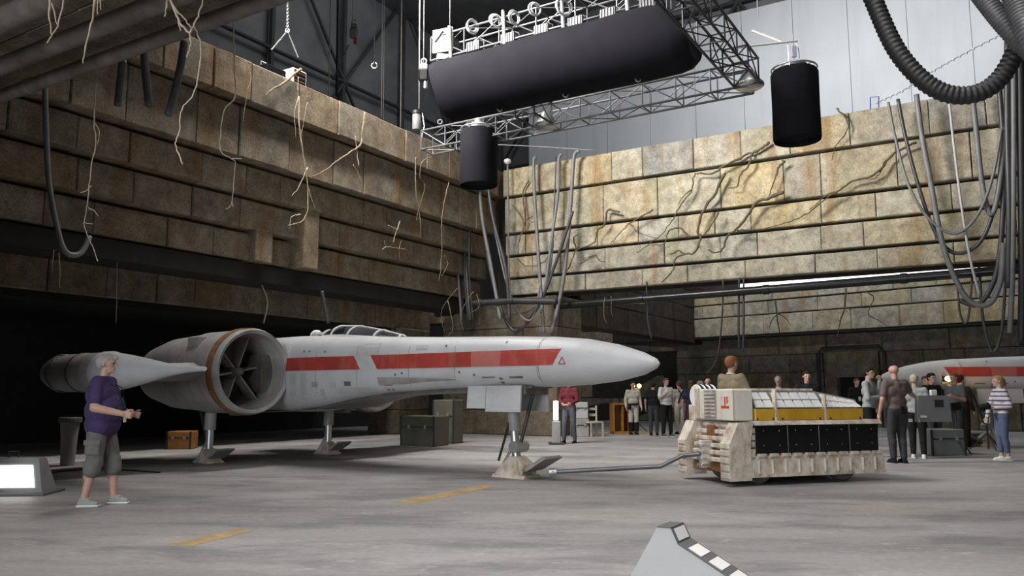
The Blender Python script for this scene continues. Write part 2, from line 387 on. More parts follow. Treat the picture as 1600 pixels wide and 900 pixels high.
# stone piers and cross lintels at the corner
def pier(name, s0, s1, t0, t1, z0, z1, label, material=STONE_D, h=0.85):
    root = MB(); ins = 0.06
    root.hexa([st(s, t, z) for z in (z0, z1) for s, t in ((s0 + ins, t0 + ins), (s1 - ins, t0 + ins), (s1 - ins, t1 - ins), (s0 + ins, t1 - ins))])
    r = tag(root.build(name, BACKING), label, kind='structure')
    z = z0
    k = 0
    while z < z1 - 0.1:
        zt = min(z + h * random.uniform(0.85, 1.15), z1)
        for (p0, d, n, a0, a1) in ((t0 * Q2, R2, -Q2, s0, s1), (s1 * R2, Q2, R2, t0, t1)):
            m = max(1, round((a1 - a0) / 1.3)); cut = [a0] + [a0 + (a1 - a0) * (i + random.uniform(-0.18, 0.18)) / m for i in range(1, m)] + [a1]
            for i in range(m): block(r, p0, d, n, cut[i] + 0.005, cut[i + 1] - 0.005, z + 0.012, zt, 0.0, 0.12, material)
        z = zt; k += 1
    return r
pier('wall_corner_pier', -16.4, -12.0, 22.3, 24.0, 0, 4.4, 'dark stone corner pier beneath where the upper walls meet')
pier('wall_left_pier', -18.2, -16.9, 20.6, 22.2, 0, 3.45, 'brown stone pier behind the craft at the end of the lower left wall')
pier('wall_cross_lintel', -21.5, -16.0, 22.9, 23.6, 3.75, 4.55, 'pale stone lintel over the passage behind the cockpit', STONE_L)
pier('wall_back_lintel', -12.75, -12.0, 24.0, 38.0, 3.55, 6.2, 'sooty black stone lintel running back beside the corner pier', STONE_SHADE)
wpas = MB(); wpas.hexa([st(s, t, z) for z in (0, 7) for s, t in ((-24, 37.0), (-2, 37.0), (-2, 37.4), (-24, 37.4))])
wp = tag(wpas.build('wall_passage_end', BACKING), 'dim stone wall at the far end of the passage behind the people', kind='structure')
masonry(wp, 37.0 * Q2, R2, -Q2, -22.5, -6.0, [(6.4, 5.4), (5.4, 4.4), (4.4, 3.3), (3.3, 2.2), (2.2, 1.1), (1.1, 0.0)], STONE_B, 1.4, 2.6, depth=0.2, step=0.0, gap=0.02)
# lower right wall, turned at 45 degrees, with a recessed base and doorway
dB = Vector((1, -1)).normalized(); nB = Vector((-1, -1)).normalized(); pB = Vector((10.77, 34.0))
wb = backing('wall_right_lower', pB, dB, nB, -8.5, 14.0, 3.78, 5.7, 0.36, 0.3, 'lower stone wall under the far right wall')
masonry(wb, pB, dB, nB, -5.2, 14.0, [(5.72, 5.2), (5.2, 4.62), (4.62, 3.77)], STONE_R, 1.3, 2.6, step=0.03, gap=0.05)
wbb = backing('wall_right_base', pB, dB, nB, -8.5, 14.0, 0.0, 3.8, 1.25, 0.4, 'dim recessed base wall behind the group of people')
def Bp(a, out, z): return Vector((pB.x + dB.x * a + nB.x * out, pB.y + dB.y * a + nB.y * out, z))
for zb, zt in ((2.95, 3.78), (2.2, 2.95), (1.25, 2.2), (0.0, 1.25)):
    a = -5.2
    while a < 14:
        w = random.uniform(1.3, 2.5); e = min(a + w, 14)
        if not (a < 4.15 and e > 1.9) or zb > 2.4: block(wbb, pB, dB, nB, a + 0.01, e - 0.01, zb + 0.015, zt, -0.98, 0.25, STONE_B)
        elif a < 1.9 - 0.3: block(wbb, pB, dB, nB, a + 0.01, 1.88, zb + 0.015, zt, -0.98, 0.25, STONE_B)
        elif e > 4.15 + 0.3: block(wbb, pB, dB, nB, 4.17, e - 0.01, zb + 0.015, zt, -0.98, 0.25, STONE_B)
        a = e
dr = MB(); dr.hexa([Bp(a, o_, z) for z in (0, 1.95) for a, o_ in ((2.5, -1.2), (3.9, -1.2), (3.9, -1.26), (2.5, -1.26))])
door = tag(dr.build('door_1', BLACKPAINT), 'dark doorway in the base wall behind the tug', kind='structure')
for a0, a1, z0, z1 in ((1.95, 2.45, 0, 2.6), (3.65, 4.12, 0, 2.6), (1.95, 4.12, 2.6, 3.0), (2.45, 3.65, 1.97, 2.6)):
    m = MB(); m.hexa([Bp(a, o_, z) for z in (z0, z1) for a, o_ in ((a0, -0.92), (a1, -0.92), (a1, -1.24), (a0, -1.24))]); m.build('door_frame', STONE_B, door)
pf = MB(); pf.tube([Bp(1.75, -0.8, 0), Bp(1.75, -0.8, 2.9), Bp(1.95, -0.8, 3.15), Bp(4.2, -0.8, 3.15), Bp(4.4, -0.8, 2.9), Bp(4.4, -0.8, 1.2)], 0.07)
tag(pf.build('conduit_pipe', DARKMETAL, smooth=True, recenter=True), 'dark conduit pipe bent around the doorway', 'pipe')
ld = MB(); ld.hexa([Bp(a, o_, z) for z in (3.72, 3.78) for a, o_ in ((-5.2, 0.02), (14, 0.02), (14, -1.3), (-5.2, -1.3))])
tag(ld.build('trim_3', BLACKPAINT), 'dark soffit under the lower right wall', kind='structure')
# daylight strip above the lower wall: made up as a row of glowing panels
GLOW = emit('diffused_white_light', (1.0, 0.98, 0.95), 2.2)
for i in range(7):
    a = -1.5 + i * 2.0
    if i > 6: break
    r = thing('light_box', ['diffused white light box in the row over the lower right wall, nearest the corner pier', 'diffused white light box second in the row over the lower right wall', 'diffused white light box third in the row over the lower right wall', 'diffused white light box in the middle of the row over the lower right wall', 'diffused white light box fifth in the row over the lower right wall', 'diffused white light box sixth in the row over the lower right wall', 'diffused white light box at the right end of the row over the lower right wall'][i], 'light', Bp(a + 1, -0.45, 5.76), math.atan2(dB.y, dB.x), 'light boxes over the lower right wall')
    MB().bbox((-0.98, -0.02, 0), (0.98, 0.02, 0.62)).build('diffuser', GLOW, r)  # glowing sheet stands in for daylight through the gap
    MB().bbox((-0.99, 0.02, -0.02), (0.99, 0.22, 0.66)).build('housing', DARKMETAL, r)  # dark back of the made-up glow panel
pier('wall_near_pier', -14.2, -11.1, 0.6, 5.2, 0, 5.4, 'dark stone pier carrying the overhead beam at the far left')  # out-of-view pier added to keep door light off the left wall
# near overhead beam (top left): soffit planks
nb = MB(); nb.hexa([st(s, t, z) for z in (5.5, 9.0) for s, t in ((-20, 0.5), (-5.6, 0.5), (-5.6, 5.35), (-20, 5.35))])
nbo = tag(nb.build('ceiling_beam', BACKING), 'heavy overhead beam crossing the top left corner', kind='structure')
for i in range(6):
    t0 = 0.6 + i * 0.79
    a = -18.0
    while a < -5.6:
        w = min(random.uniform(1.8, 3.2), -5.6 - a + 0.01)
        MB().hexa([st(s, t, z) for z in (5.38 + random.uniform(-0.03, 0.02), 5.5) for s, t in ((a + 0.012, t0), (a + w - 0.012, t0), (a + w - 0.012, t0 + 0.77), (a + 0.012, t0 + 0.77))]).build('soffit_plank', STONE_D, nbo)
        a += w
# stage backdrop: grey panels at right, dark stage wall with steelwork at left
TB = 38.5
def tb(s, z, off=0.0): return st(s, TB + off, z)
cy = MB(); sL = at_t(826, 200, TB); s0 = sL.x * R2.x + sL.y * R2.y
cy.hexa([st(s, t, z) for z in (0, 20.2) for s, t in ((s0, TB + 0.1), (16, TB + 0.1), (16, TB + 0.4), (s0, TB + 0.4))])
cyc = tag(cy.build('wall_backdrop', CYC), 'tall pale grey panelled backdrop behind the far right wall', kind='structure')
s_ = s0; k = 0
while s_ < 16:
    w = 2.45; o2 = random.uniform(-0.012, 0.012)
    MB().hexa([st(s, t, z) for z in (0.0, 20.2) for s, t in ((s_ + 0.012, TB + o2), (s_ + w - 0.012, TB + o2), (s_ + w - 0.012, TB + 0.1), (s_ + 0.012, TB + 0.1))]).build('backdrop_panel', CYC, cyc)
    s_ += w
ws = MB(); ws.hexa([st(s, t, z) for z in (0, 34) for s, t in ((-48, TB + 3), (24, TB + 3), (24, TB + 3.4), (-48, TB + 3.4))])
wst = tag(ws.build('wall_stage', STAGE), 'dark grey sound stage wall with steel bracing', kind='structure')
for s in range(-46, 4, 5):
    MB().tube([st(s, TB + 2.6, 0), st(s, TB + 2.6, 33)], 0.16, 6).build('steel_column', STAGES, wst)
for i, s in enumerate(range(-46, 0, 5)):
    for z in (8, 15, 22):
        MB().tube([st(s, TB + 2.5, z), st(s + 5, TB + 2.5, z)], 0.11, 6).build('steel_girder', STAGES, wst)
        a, b = ((z, z + 7) if (i + z) % 2 else (z + 7, z))
        MB().tube([st(s, TB + 2.45, a), st(s + 5, TB + 2.45, b)], 0.09, 6).build('diagonal_brace', STAGES, wst)
wl2 = MB(); wl2.hexa([st(s, t, z) for z in (0, 34) for s, t in ((-30, -20), (-30, 45), (-30.4, 45), (-30.4, -20))])
wsl = tag(wl2.build('wall_stage_left', STAGE), 'dark grey sound stage side wall beyond the left stone wall', kind='structure')
for t in range(6, 44, 5):
    MB().tube([st(-29.7, t, 0), st(-29.7, t, 33)], 0.16, 6).build('steel_column', STAGES, wsl)
    for z in (11, 18):
        MB().tube([st(-29.6, t, z), st(-29.6, t + 5, z)], 0.11, 6).build('steel_girder', STAGES, wsl)
        a, b = ((z, z + 7) if (t + z) % 2 else (z + 7, z))
        MB().tube([st(-29.6, t, a), st(-29.6, t + 5, b)], 0.10, 6).build('diagonal_brace', STAGES, wsl)
# ceiling band of dark roof above the backdrop
rf = MB(); rf.hexa([st(s, t, z) for z in (24.0, 24.3) for s, t in ((-40, -20), (20, -20), (20, 45), (-40, 45))])
tag(rf.build('ceiling', STAGE), 'dark sound stage roof high overhead', kind='structure')
# ---- pipes
def pipe(name, pts, r, label, material=DARKMETAL, n=14, collars=(), cr=1.18, group=None):
    pts = [Vector(p) for p in pts]
    root = MB().tube(pts, r, n).build(name, material, smooth='auto', recenter=True); tag(root, label, 'pipe', group)
    off = root.location
    for c in collars:
        L = len(pts) - 1; i = min(int(c * L), L - 1); f = c * L - i
        p = pts[i].lerp(pts[i + 1], f); d = (pts[i + 1] - pts[i]).normalized()
        MB().tube([p - d * r * 0.7 - off, p + d * r * 0.7 - off], r * cr, n).build('collar', material, root, smooth='auto')
    return root
def along_r(u0, v0, z, s0, s1):
    p = at_z(u0, v0, z); t = p.x * Q2.x + p.y * Q2.y
    return [st(s0, t, z), st((s0 + s1) / 2, t, z), st(s1, t, z)]
PIPEG = mat('weathered_grey_pipe', (0.15, 0.132, 0.112), 0.55, 0.2, var=0.35, scale=3, dirt=(0.07, 0.05, 0.035), dirt_amt=0.6)
pipe('ceiling_pipe', along_r(100, 115, 5.16, -16, -5.6), 0.085, 'lowest weathered grey pipe under the overhead beam', PIPEG, collars=(0.13, 0.2, 0.3, 0.42, 0.55), group='pipes under the overhead beam')
pipe('ceiling_pipe', along_r(100, 64, 5.10, -16, -5.6), 0.10, 'middle dark pipe with couplings under the overhead beam', PIPEG, collars=(0.16, 0.25, 0.36, 0.5), group='pipes under the overhead beam')
pipe('ceiling_pipe', along_r(40, 16, 5.05, -16, -5.6), 0.12, 'topmost thick grey pipe under the overhead beam', PIPEG, collars=(0.2, 0.34, 0.5), group='pipes under the overhead beam')
pa = at_t(868, 478, 22.2); pb = at_t(1240, 449, 22.2); pc = at_t(1610, 419, 22.2)
pipe('service_pipe', [pa, pb, pc], 0.115, 'long thick black pipe running beneath the far right wall', mat('black_iron_pipe', (0.03, 0.03, 0.032), 0.3, 0.6, var=0.2), collars=(0.2, 0.45, 0.75, 0.95))
pipe('bracket_pipe', [st(-15.9, 22.15, 4.02), st(-16.25, 22.15, 4.02), st(-16.55, 22.15, 4.02)], 0.10, 'dark horizontal pipe beneath the pale lintel behind the cockpit', DARKMETAL, collars=(0.95,))
pipe('bracket_pipe', [at_y(740, 474, 25.0), at_y(800, 470, 24.4), at_y(870, 471, 23.6)], 0.10, 'dark horizontal pipe running along the top of the corner pier', DARKMETAL, collars=(0.1, 0.5))
# ================================================================== PALE CRAFT (plain long-nosed craft with one straight wing and two engine pods)
STN = [(2.55, 0.015, 1.755, 1.725, 2.0), (2.50, 0.07, 1.81, 1.675, 2.0), (2.30, 0.165, 1.905, 1.585, 2.0), (1.9, 0.27, 2.03, 1.50, 2.1), (1.4, 0.36, 2.13, 1.45, 2.3), (0.8, 0.42, 2.19, 1.42, 2.7), (0.0, 0.47, 2.23, 1.41, 3.2),
       (-1.5, 0.53, 2.28, 1.36, 3.6), (-2.6, 0.60, 2.33, 1.30, 3.8), (-3.4, 0.68, 2.37, 1.20, 4.0), (-4.2, 0.76, 2.41, 1.05, 4.0), (-5.0, 0.82, 2.44, 0.96, 4.0), (-6.4, 0.82, 2.44, 0.95, 4.0), (-7.1, 0.72, 2.34, 1.05, 3.6), (-7.5, 0.55, 2.18, 1.2, 3.0)]
def station(x):
    for a, b in zip(STN, STN[1:]):
        if b[0] <= x <= a[0]:
            f = (a[0] - x) / (a[0] - b[0]); f2 = f
            return [a[i] + (b[i] - a[i]) * f2 for i in range(1, 5)]
    return list(STN[-1][1:])
def side_y(x, z):
    w, zt, zb, n = station(x); zc, h = (zt + zb) / 2, (zt - zb) / 2
    q = min(1.0, abs((z - zc) / h)); return w * (1 - q ** n) ** (1 / n)
def section(x, grow=0.0, N=40):
    w, zt, zb, n = station(x); zc, h = (zt + zb) / 2, (zt - zb) / 2; out = []
    for j in range(N):
        a = 2 * math.pi * j / N; ca, sa = math.cos(a), math.sin(a)
        out.append(Vector((x, (w + grow) * math.copysign(abs(ca) ** (2 / n), ca), zc + (h + grow) * math.copysign(abs(sa) ** (2 / n), sa))))
    return out
def hull_loft(x0, x1, grow=0.0, steps=24):
    xs = sorted({x0, x1} | {s[0] for s in STN if x1 < s[0] < x0} | {x0 + (x1 - x0) * i / steps for i in range(steps + 1)}, reverse=True)
    return MB().loft([section(x, grow) for x in xs])
def side_patch(x0, x1, z0, z1, side, off=0.004, slant0=0.0, slant1=0.0, nx=16, nz=4):
    m = MB(); outer = []; 
    def P(i, j, o_):
        z = z0 + (z1 - z0) * j / nz
        a = x0 + slant0 * j / nz; b = x1 + slant1 * j / nz
        x = a + (b - a) * i / nx
        return Vector((x, side * (side_y(x, z) + o_), z))
    g1 = [[P(i, j, off) for j in range(nz + 1)] for i in range(nx + 1)]; g0 = [[P(i, j, -0.012) for j in range(nz + 1)] for i in range(nx + 1)]
    k = nz + 1
    m.v = [p for r in g1 for p in r] + [p for r in g0 for p in r]; N = len(m.v) // 2
    for i in range(nx):
        for j in range(nz):
            a = i * k + j; m.f.append((a, a + 1, a + k + 1, a + k)); m.f.append((N + a, N + a + k, N + a + k + 1, N + a + 1))
    for i in range(nx):
        for j in (0, nz):
            a = i * k + j; m.f.append((a, a + k, N + a + k, N + a))
    for j in range(nz):
        for i in (0, nx):
            a = i * k + j; m.f.append((a, a + 1, N + a + 1, N + a))
    return m
def make_craft(label):
    r = thing('space_craft', label, 'aircraft')
    hull = hull_loft(0.72, -7.5, steps=40).build('fuselage', HULL, r, smooth='auto')
    hull_loft(2.55, 0.735, 0.004, 30).build('nose_cone', HULL, r, smooth='auto')
    hull_loft(0.737, 0.715, -0.008, 2).build('nose_joint', HULLD, r)
    for sd in (-1, 1):
        for (x0, x1, s0, s1) in ((0.98, 0.55, 0.14, 0.14), (0.55, 0.02, 0.14, 0.02), (-0.55, -2.62, 0.0, -0.16), (-3.02, -5.0, -0.16, 0.12)):
            side_patch(x1, x0, 1.74, 1.985, sd, 0.006, s1, s0).build('red_stripe', RED, r)
        side_patch(-0.55, 0.02, 1.74, 1.985, sd, 0.006, 0.0, 0.02).build('red_stripe', REDL, r)
        side_patch(-2.5, -2.30, 1.45, 1.56, sd, 0.005, 0, 0, 4, 2).build('red_marker', RED, r)
        # hatches and panels
        for (x0, x1, z0, z1, mm) in ((-1.75, -1.5, 2.06, 2.13, HULLP), (-0.35, -0.1, 1.56, 1.58, HULLD), (-3.4, -3.25, 1.45, 1.53, HULLD), (-3.75, -3.6, 1.42, 1.52, HULLP), (-4.2, -4.05, 1.43, 1.53, HULLG), (-4.5, -4.35, 1.2, 1.7, HULLP),
                                     (-4.8, -4.62, 1.15, 1.7, HULLP), (-4.0, -3.9, 1.15, 1.4, HULLP), (-0.02, 0.04, 1.53, 1.56, HULLD), (-0.02, 0.04, 1.47, 1.50, HULLD), (-2.95, -2.6, 1.99, 2.2, HULLP), (-3.55, -2.7, 1.3, 1.42, HULLP), (0.18, 0.42, 1.55, 1.58, HULLD)):
            side_patch(x0, x1, z0, z1, sd, 0.007, 0, 0, 5, 3).build('access_panel', mm, r)
        for x in (0.7, -0.9, -1.9, -3.1, -4.1, -4.9):
            side_patch(x - 0.006, x + 0.006, station(x)[2] + 0.12, station(x)[1] - 0.1, sd, 0.003, 0, 0, 2, 8).build('panel_seam', HULLG, r)
        for (x, z) in ((-2.2, 1.64), (-2.05, 1.66), (-0.8, 1.66), (-0.5, 1.61), (-1.1, 2.1), (0.1, 2.12), (-2.35, 1.38), (-2.45, 1.38), (-4.3, 2.1), (-4.45, 2.1), (-3.9, 2.08)):
            side_patch(x - 0.017, x + 0.017, z - 0.017, z + 0.017, sd, 0.006, 0, 0, 2, 2).build('fastener', HULLD, r)
        # warning triangle on the nose: three red bars
        tx, tz, q = 1.14, 1.80, 0.055
        c3 = [(tx - q, tz - q * 0.8), (tx + q, tz - q * 0.8), (tx, tz + q)]
        m = MB()
        for (a, b) in zip(c3, c3[1:] + c3[:1]):
            m.tube([Vector((a[0], sd * (side_y(a[0], a[1]) + 0.007), a[1])), Vector((b[0], sd * (side_y(b[0], b[1]) + 0.007), b[1]))], 0.008, 5)
        m.build('warning_triangle', RED, r)
        # recessed scoop along the side
        m = MB(); m.loft([[Vector((x, sd * (side_y(x, 1.5 + dz) + (0.015 if x > -1.3 else 0.03)), 1.53 + dz * sc)) for dz in (-0.07, -0.02, 0.04, 0.07)] for x, sc in ((-2.6, 1.0), (-2.2, 0.9), (-1.5, 0.6), (-0.9, 0.2))], cap=False, closed=False)
        m.build('side_scoop', HULLG, r)
    # belly keel plate
    MB().loft([[Vector((x, -w, zb - 0.03)), Vector((x, w, zb - 0.03)), Vector((x, w * 0.8, zb + 0.06)), Vector((x, -w * 0.8, zb + 0.06))] for x, w, zb in ((0.5, 0.3, 1.43), (-2.6, 0.42, 1.31), (-4.2, 0.55, 1.06), (-6.4, 0.55, 0.96))]).build('belly_plate', HULLD, r)
    # bubble canopy with frames
    def can(x, grow=0.0):
        f = (x + 4.75) / 2.25; f = min(1, max(0, f))
        w = 0.36 * math.sin(math.pi * min(1, f * 0.55 + 0.42 if f < 0.5 else 1.39 - f * 1.39 + 0.0)) if False else 0.37 * (math.sin(math.pi * f ** 0.72)) ** 0.6
        h = 0.20 * (math.sin(math.pi * f ** 0.62)) ** 0.85
        zb = station(x)[1] - 0.07
        return [Vector((x, (w + grow) * math.cos(a), zb + (h + 0.07 + grow) * math.sin(a))) for a in (math.pi * j / 14 for j in range(15))]
    xs = [-4.74 + 2.22 * i / 20 for i in range(21)]
    cg = MB().loft([can(x) for x in xs], cap=False, closed=False).build('canopy_glass', GLASSM, r, smooth=True)
    for x in (-4.62, -4.2, -3.72, -3.1, -2.62):
        MB().tube(can(x, 0.006), 0.028, 6).build('canopy_frame', HULL, r, smooth=True)
    for j in (1, 7, 13):
        MB().tube([can(x, 0.005)[j] for x in xs], 0.02 if j == 7 else 0.03, 6).build('canopy_rail', HULL, r, smooth=True)
    MB().bevbox((-4.45, -0.2, 2.2), (-4.3, 0.2, 2.5), 0.03).build('seat_back', DARKMETAL, r)
    MB().bevbox((-4.9, -0.28, 2.32), (-4.72, 0.28, 2.52), 0.05).build('canopy_fairing', HULLG, r)
    MB().lathe([(0.13, 0), (0.12, 0.09), (0.06, 0.15), (0.0, 0.16)], (-5.05, 0, 2.42), n=18).build('beacon', WHITEP, r, smooth=True)
    # engine pods
    for sd in (-1, 1):
        c = (0, sd * 1.52, 1.72)
        sh = MB().lathe([(0.70, -4.92), (0.76, -4.88), (0.79, -4.95), (0.79, -5.3), (0.77, -5.32), (0.77, -6.2), (0.75, -6.22), (0.70, -7.3), (0.56, -8.0), (0.50, -8.0), (0.5, -7.6), (0.4, -6.3), (0.66, -6.0), (0.69, -5.2)], c, 'x', 40, cap=False)
        sh.f += [tuple([j + 13 * 40, (j + 1) % 40 + 13 * 40, (j + 1) % 40, j]) for j in range(40)]
        sh = sh.build('engine_shell', HULLG, r, smooth='auto')
        MB().lathe([(0.05, -6.0), (0.665, -6.0), (0.665, -6.05), (0.05, -6.05)], c, 'x', 32).build('engine_bulkhead', HULLD, r)
        MB().lathe([(0.0, -5.25), (0.05, -5.28), (0.13, -5.5), (0.16, -6.0)], c, 'x', 20).build('engine_hub', HULLD, r, smooth=True)
        for k in range(6):
            a = math.pi * k / 3 + 0.2; d = Vector((0, math.cos(a), math.sin(a))); t = Vector((0, -math.sin(a), math.cos(a)))
            cc = Vector(c) + Vector((-5.55, 0, 0))
            MB().hexa([cc + d * q + t * w + Vector((x, 0, 0)) for x, w0 in ((-0.12, 0.03), (0.12, 0.012)) for q, w in ((0.1, -w0), (0.69, -w0), (0.69, w0), (0.1, w0))]).build('fan_vane', HULLG, r)
        MB().lathe([(0.80, -5.02), (0.805, -5.03), (0.805, -5.2), (0.80, -5.21)], c, 'x', 40, cap=False).build('intake_band', RUST, r, smooth='auto')
        for k in range(5):
            a = [2.2, 2.9, 3.7, 4.4, 0.8][k]
            a = a if sd > 0 else math.pi - a
            pc = Vector((-5.7 - 0.25 * (k % 3), c[1] + 0.775 * math.cos(a), c[2] + 0.775 * math.sin(a)))
            MB().box(pc, (0.34, 0.16, 0.16)).build('pod_box', HULLD if k % 2 else HULLG, r)
        MB().bbox((-7.0, min(sd * 0.6, sd * 1.1), 1.35), (-5.3, max(sd * 0.6, sd * 1.1), 2.05)).build('pylon', HULLD, r)
        # one straight wing, tip tank
        def wing_sec(y, x0, x1, th, z): return [Vector((x0, sd * y, z)), Vector((x0 - (x0 - x1) * 0.25, sd * y, z + th)), Vector((x0 - (x0 - x1) * 0.7, sd * y, z + th)), Vector((x1, sd * y, z + 0.02)), Vector((x1, sd * y, z - 0.02)), Vector((x0 - (x0 - x1) * 0.7, sd * y, z - th)), Vector((x0 - (x0 - x1) * 0.25, sd * y, z - th))]
        MB().loft([wing_sec(2.2, -5.15, -7.2, 0.17, 1.71), wing_sec(3.85, -5.4, -6.9, 0.115, 1.67)]).build('wing', HULLG, r)
        MB().loft([wing_sec(3.1, -5.27, -6.8, 0.152, 1.689), wing_sec(3.4, -5.31, -6.78, 0.144, 1.684)]).build('wing_band', RED, r)
        tc = (0, sd * 4.05, 1.66)
        MB().lathe([(0.08, -7.25), (0.22, -7.15), (0.29, -6.9), (0.32, -6.5), (0.32, -5.2)], tc, 'x', 28).build('tip_tank', HULLG, r, smooth='auto')
        MB().lathe([(0.33, -5.2), (0.33, -5.05), (0.31, -5.0), (0.27, -4.6), (0.19, -4.0), (0.1, -3.4), (0.05, -2.9), (0.03, -2.4)], tc, 'x', 28).build('tank_nose', HULL, r, smooth='auto')
        for xb in (-6.75, -6.0):
            MB().lathe([(0.322, xb), (0.330, xb + 0.01), (0.330, xb + 0.07), (0.322, xb + 0.08)], tc, 'x', 28, cap=False).build('tank_band', HULLD, r, smooth='auto')
        MB().bbox((-6.5, min(sd * 3.75, sd * 3.95), 1.5), (-5.4, max(sd * 3.75, sd * 3.95), 1.8)).build('tank_mount', HULLD, r)
        # rear landing leg
        lx, ly = -6.35, sd * 1.45
        MB().tube([(lx, ly, 1.1), (lx, ly, 0.22)], 0.075, 12).build('landing_strut', STEEL, r, smooth='auto')
        MB().tube([(lx - 0.35, ly, 0.98), (lx - 0.02, ly, 0.3)], 0.035, 8).build('drag_brace', DARKMETAL, r, smooth='auto')
        MB().tube([(lx, ly, 0.62), (lx, ly, 0.95)], 0.11, 12).build('strut_sleeve', HULLG, r, smooth='auto')
        foot(r, lx, ly, 0.8)
    MB().lathe([(0.0, -7.45), (0.4, -7.5), (0.44, -7.6), (0.36, -7.9), (0.3, -7.9), (0.28, -7.6), (0.0, -7.6)], (0, 0, 1.7), 'x', 28).build('tail_nozzle', HULLD, r, smooth='auto')
    # nose gear
    for sd in (-1, 1):
        for x0, x1 in ((-0.72, -0.34), (-0.33, 0.36)):
            MB().hexa([Vector((x, sd * y, z)) for z, e in ((1.03 + 0.05 * (x0 < -0.5), 0.03), (1.44, 0)) for x, y in ((x0, 0.34 + e), (x1, 0.34 + e), (x1, 0.37 + e), (x0, 0.37 + e))]).build('gear_door', HULL, r)
    MB().bbox((-0.6, -0.3, 1.3), (0.4, 0.3, 1.45)).build('gear_bay', HULLD, r)
    MB().tube([(-0.12, 0, 1.35), (0.0, 0, 0.2)], 0.07, 12).build('landing_strut', STEEL, r, smooth='auto')
    MB().tube([(-0.1, 0, 1.3), (-0.045, 0, 0.72)], 0.10, 12).build('strut_sleeve', HULLG, r, smooth='auto')
    MB().tube([(0.32, 0, 1.3), (0.05, 0, 0.45)], 0.03, 8).build('drag_brace', DARKMETAL, r, smooth='auto')
    MB().tube([(0.04, -0.16, 0.48), (0.04, 0.16, 0.48)], 0.09, 14).build('pivot_drum', STEEL, r, smooth='auto')
    MB().tube([(-0.28, -0.12, 0.25), (-0.09, -0.06, 0.9)], 0.02, 6).build('hydraulic_line', BLACKRUB, r)
    foot(r, 0, 0, 1.0)
    return r
def foot(r, x, y, k):
    def sec(xx, w, z0, z1): return [Vector((x + xx * k, y - w * k, z0 * k)), Vector((x + xx * k, y + w * k, z0 * k)), Vector((x + xx * k, y + w * 0.8 * k, z1 * k)), Vector((x + xx * k, y - w * 0.8 * k, z1 * k))]
    MB().loft([sec(-0.36, 0.2, 0.0, 0.05), sec(0.3, 0.24, 0.0, 0.05)]).build('foot_sole', CREAM, r)
    MB().loft([sec(-0.32, 0.17, 0.05, 0.09), sec(-0.2, 0.18, 0.05, 0.2), sec(-0.06, 0.15, 0.05, 0.33), sec(0.08, 0.15, 0.05, 0.33), sec(0.24, 0.2, 0.05, 0.2)]).build('foot_block', CREAM, r)
    MB().loft([[Vector((x + a * k, y - w * k, b * k)), Vector((x + a * k, y + w * k, b * k)), Vector((x + (a + 0.05) * k, y + w * k, (b - 0.035) * k)), Vector((x + (a + 0.05) * k, y - w * k, (b - 0.035) * k))] for a, b, w in ((0.16, 0.13, 0.16), (0.30, 0.16, 0.22), (0.66, 0.36, 0.24))]).build('foot_toe_plate', HULLG, r)
    for sd in (-1, 1):
        MB().tube([(x - 0.2 * k, y + sd * 0.12 * k, 0.18 * k), (x - 0.02 * k, y + sd * 0.07 * k, 0.5 * k)], 0.022 * k, 6).build('foot_link', STEEL, r)
craft = make_craft('pale long-nosed craft with a red side stripe in the middle of the hangar')
craft.location = (0.08, 13.1, 0); craft.rotation_euler = (0, 0, math.atan2(-0.61, 0.79))
far = copy_tree(craft); far['label'] = 'second pale craft with a red stripe parked behind the people at the right edge'
far['group'] = craft['group'] = 'pale craft with red stripes'
far.location = (12.15, 20.9, 0); far.rotation_euler = (0, 0, math.radians(173))
# ================================================================== TUG (local: x along its length away from the tow end, y = far side, z up)
TUGA = math.radians(20); TL, TWD = 2.62, 1.38
tug = thing('tow_tug', 'low cream armoured tow tug with yellow band and black side panels', 'vehicle', (3.24, 11.72, 0), TUGA)
def tb_(lo, hi, name, mm, b=0.012, par=None): return MB().bevbox(lo, hi, b).build(name, mm, par or tug)
tb_((0.3, 0.1, 0.22), (TL - 0.1, TWD - 0.1, 0.9), 'chassis', DARKMETAL)
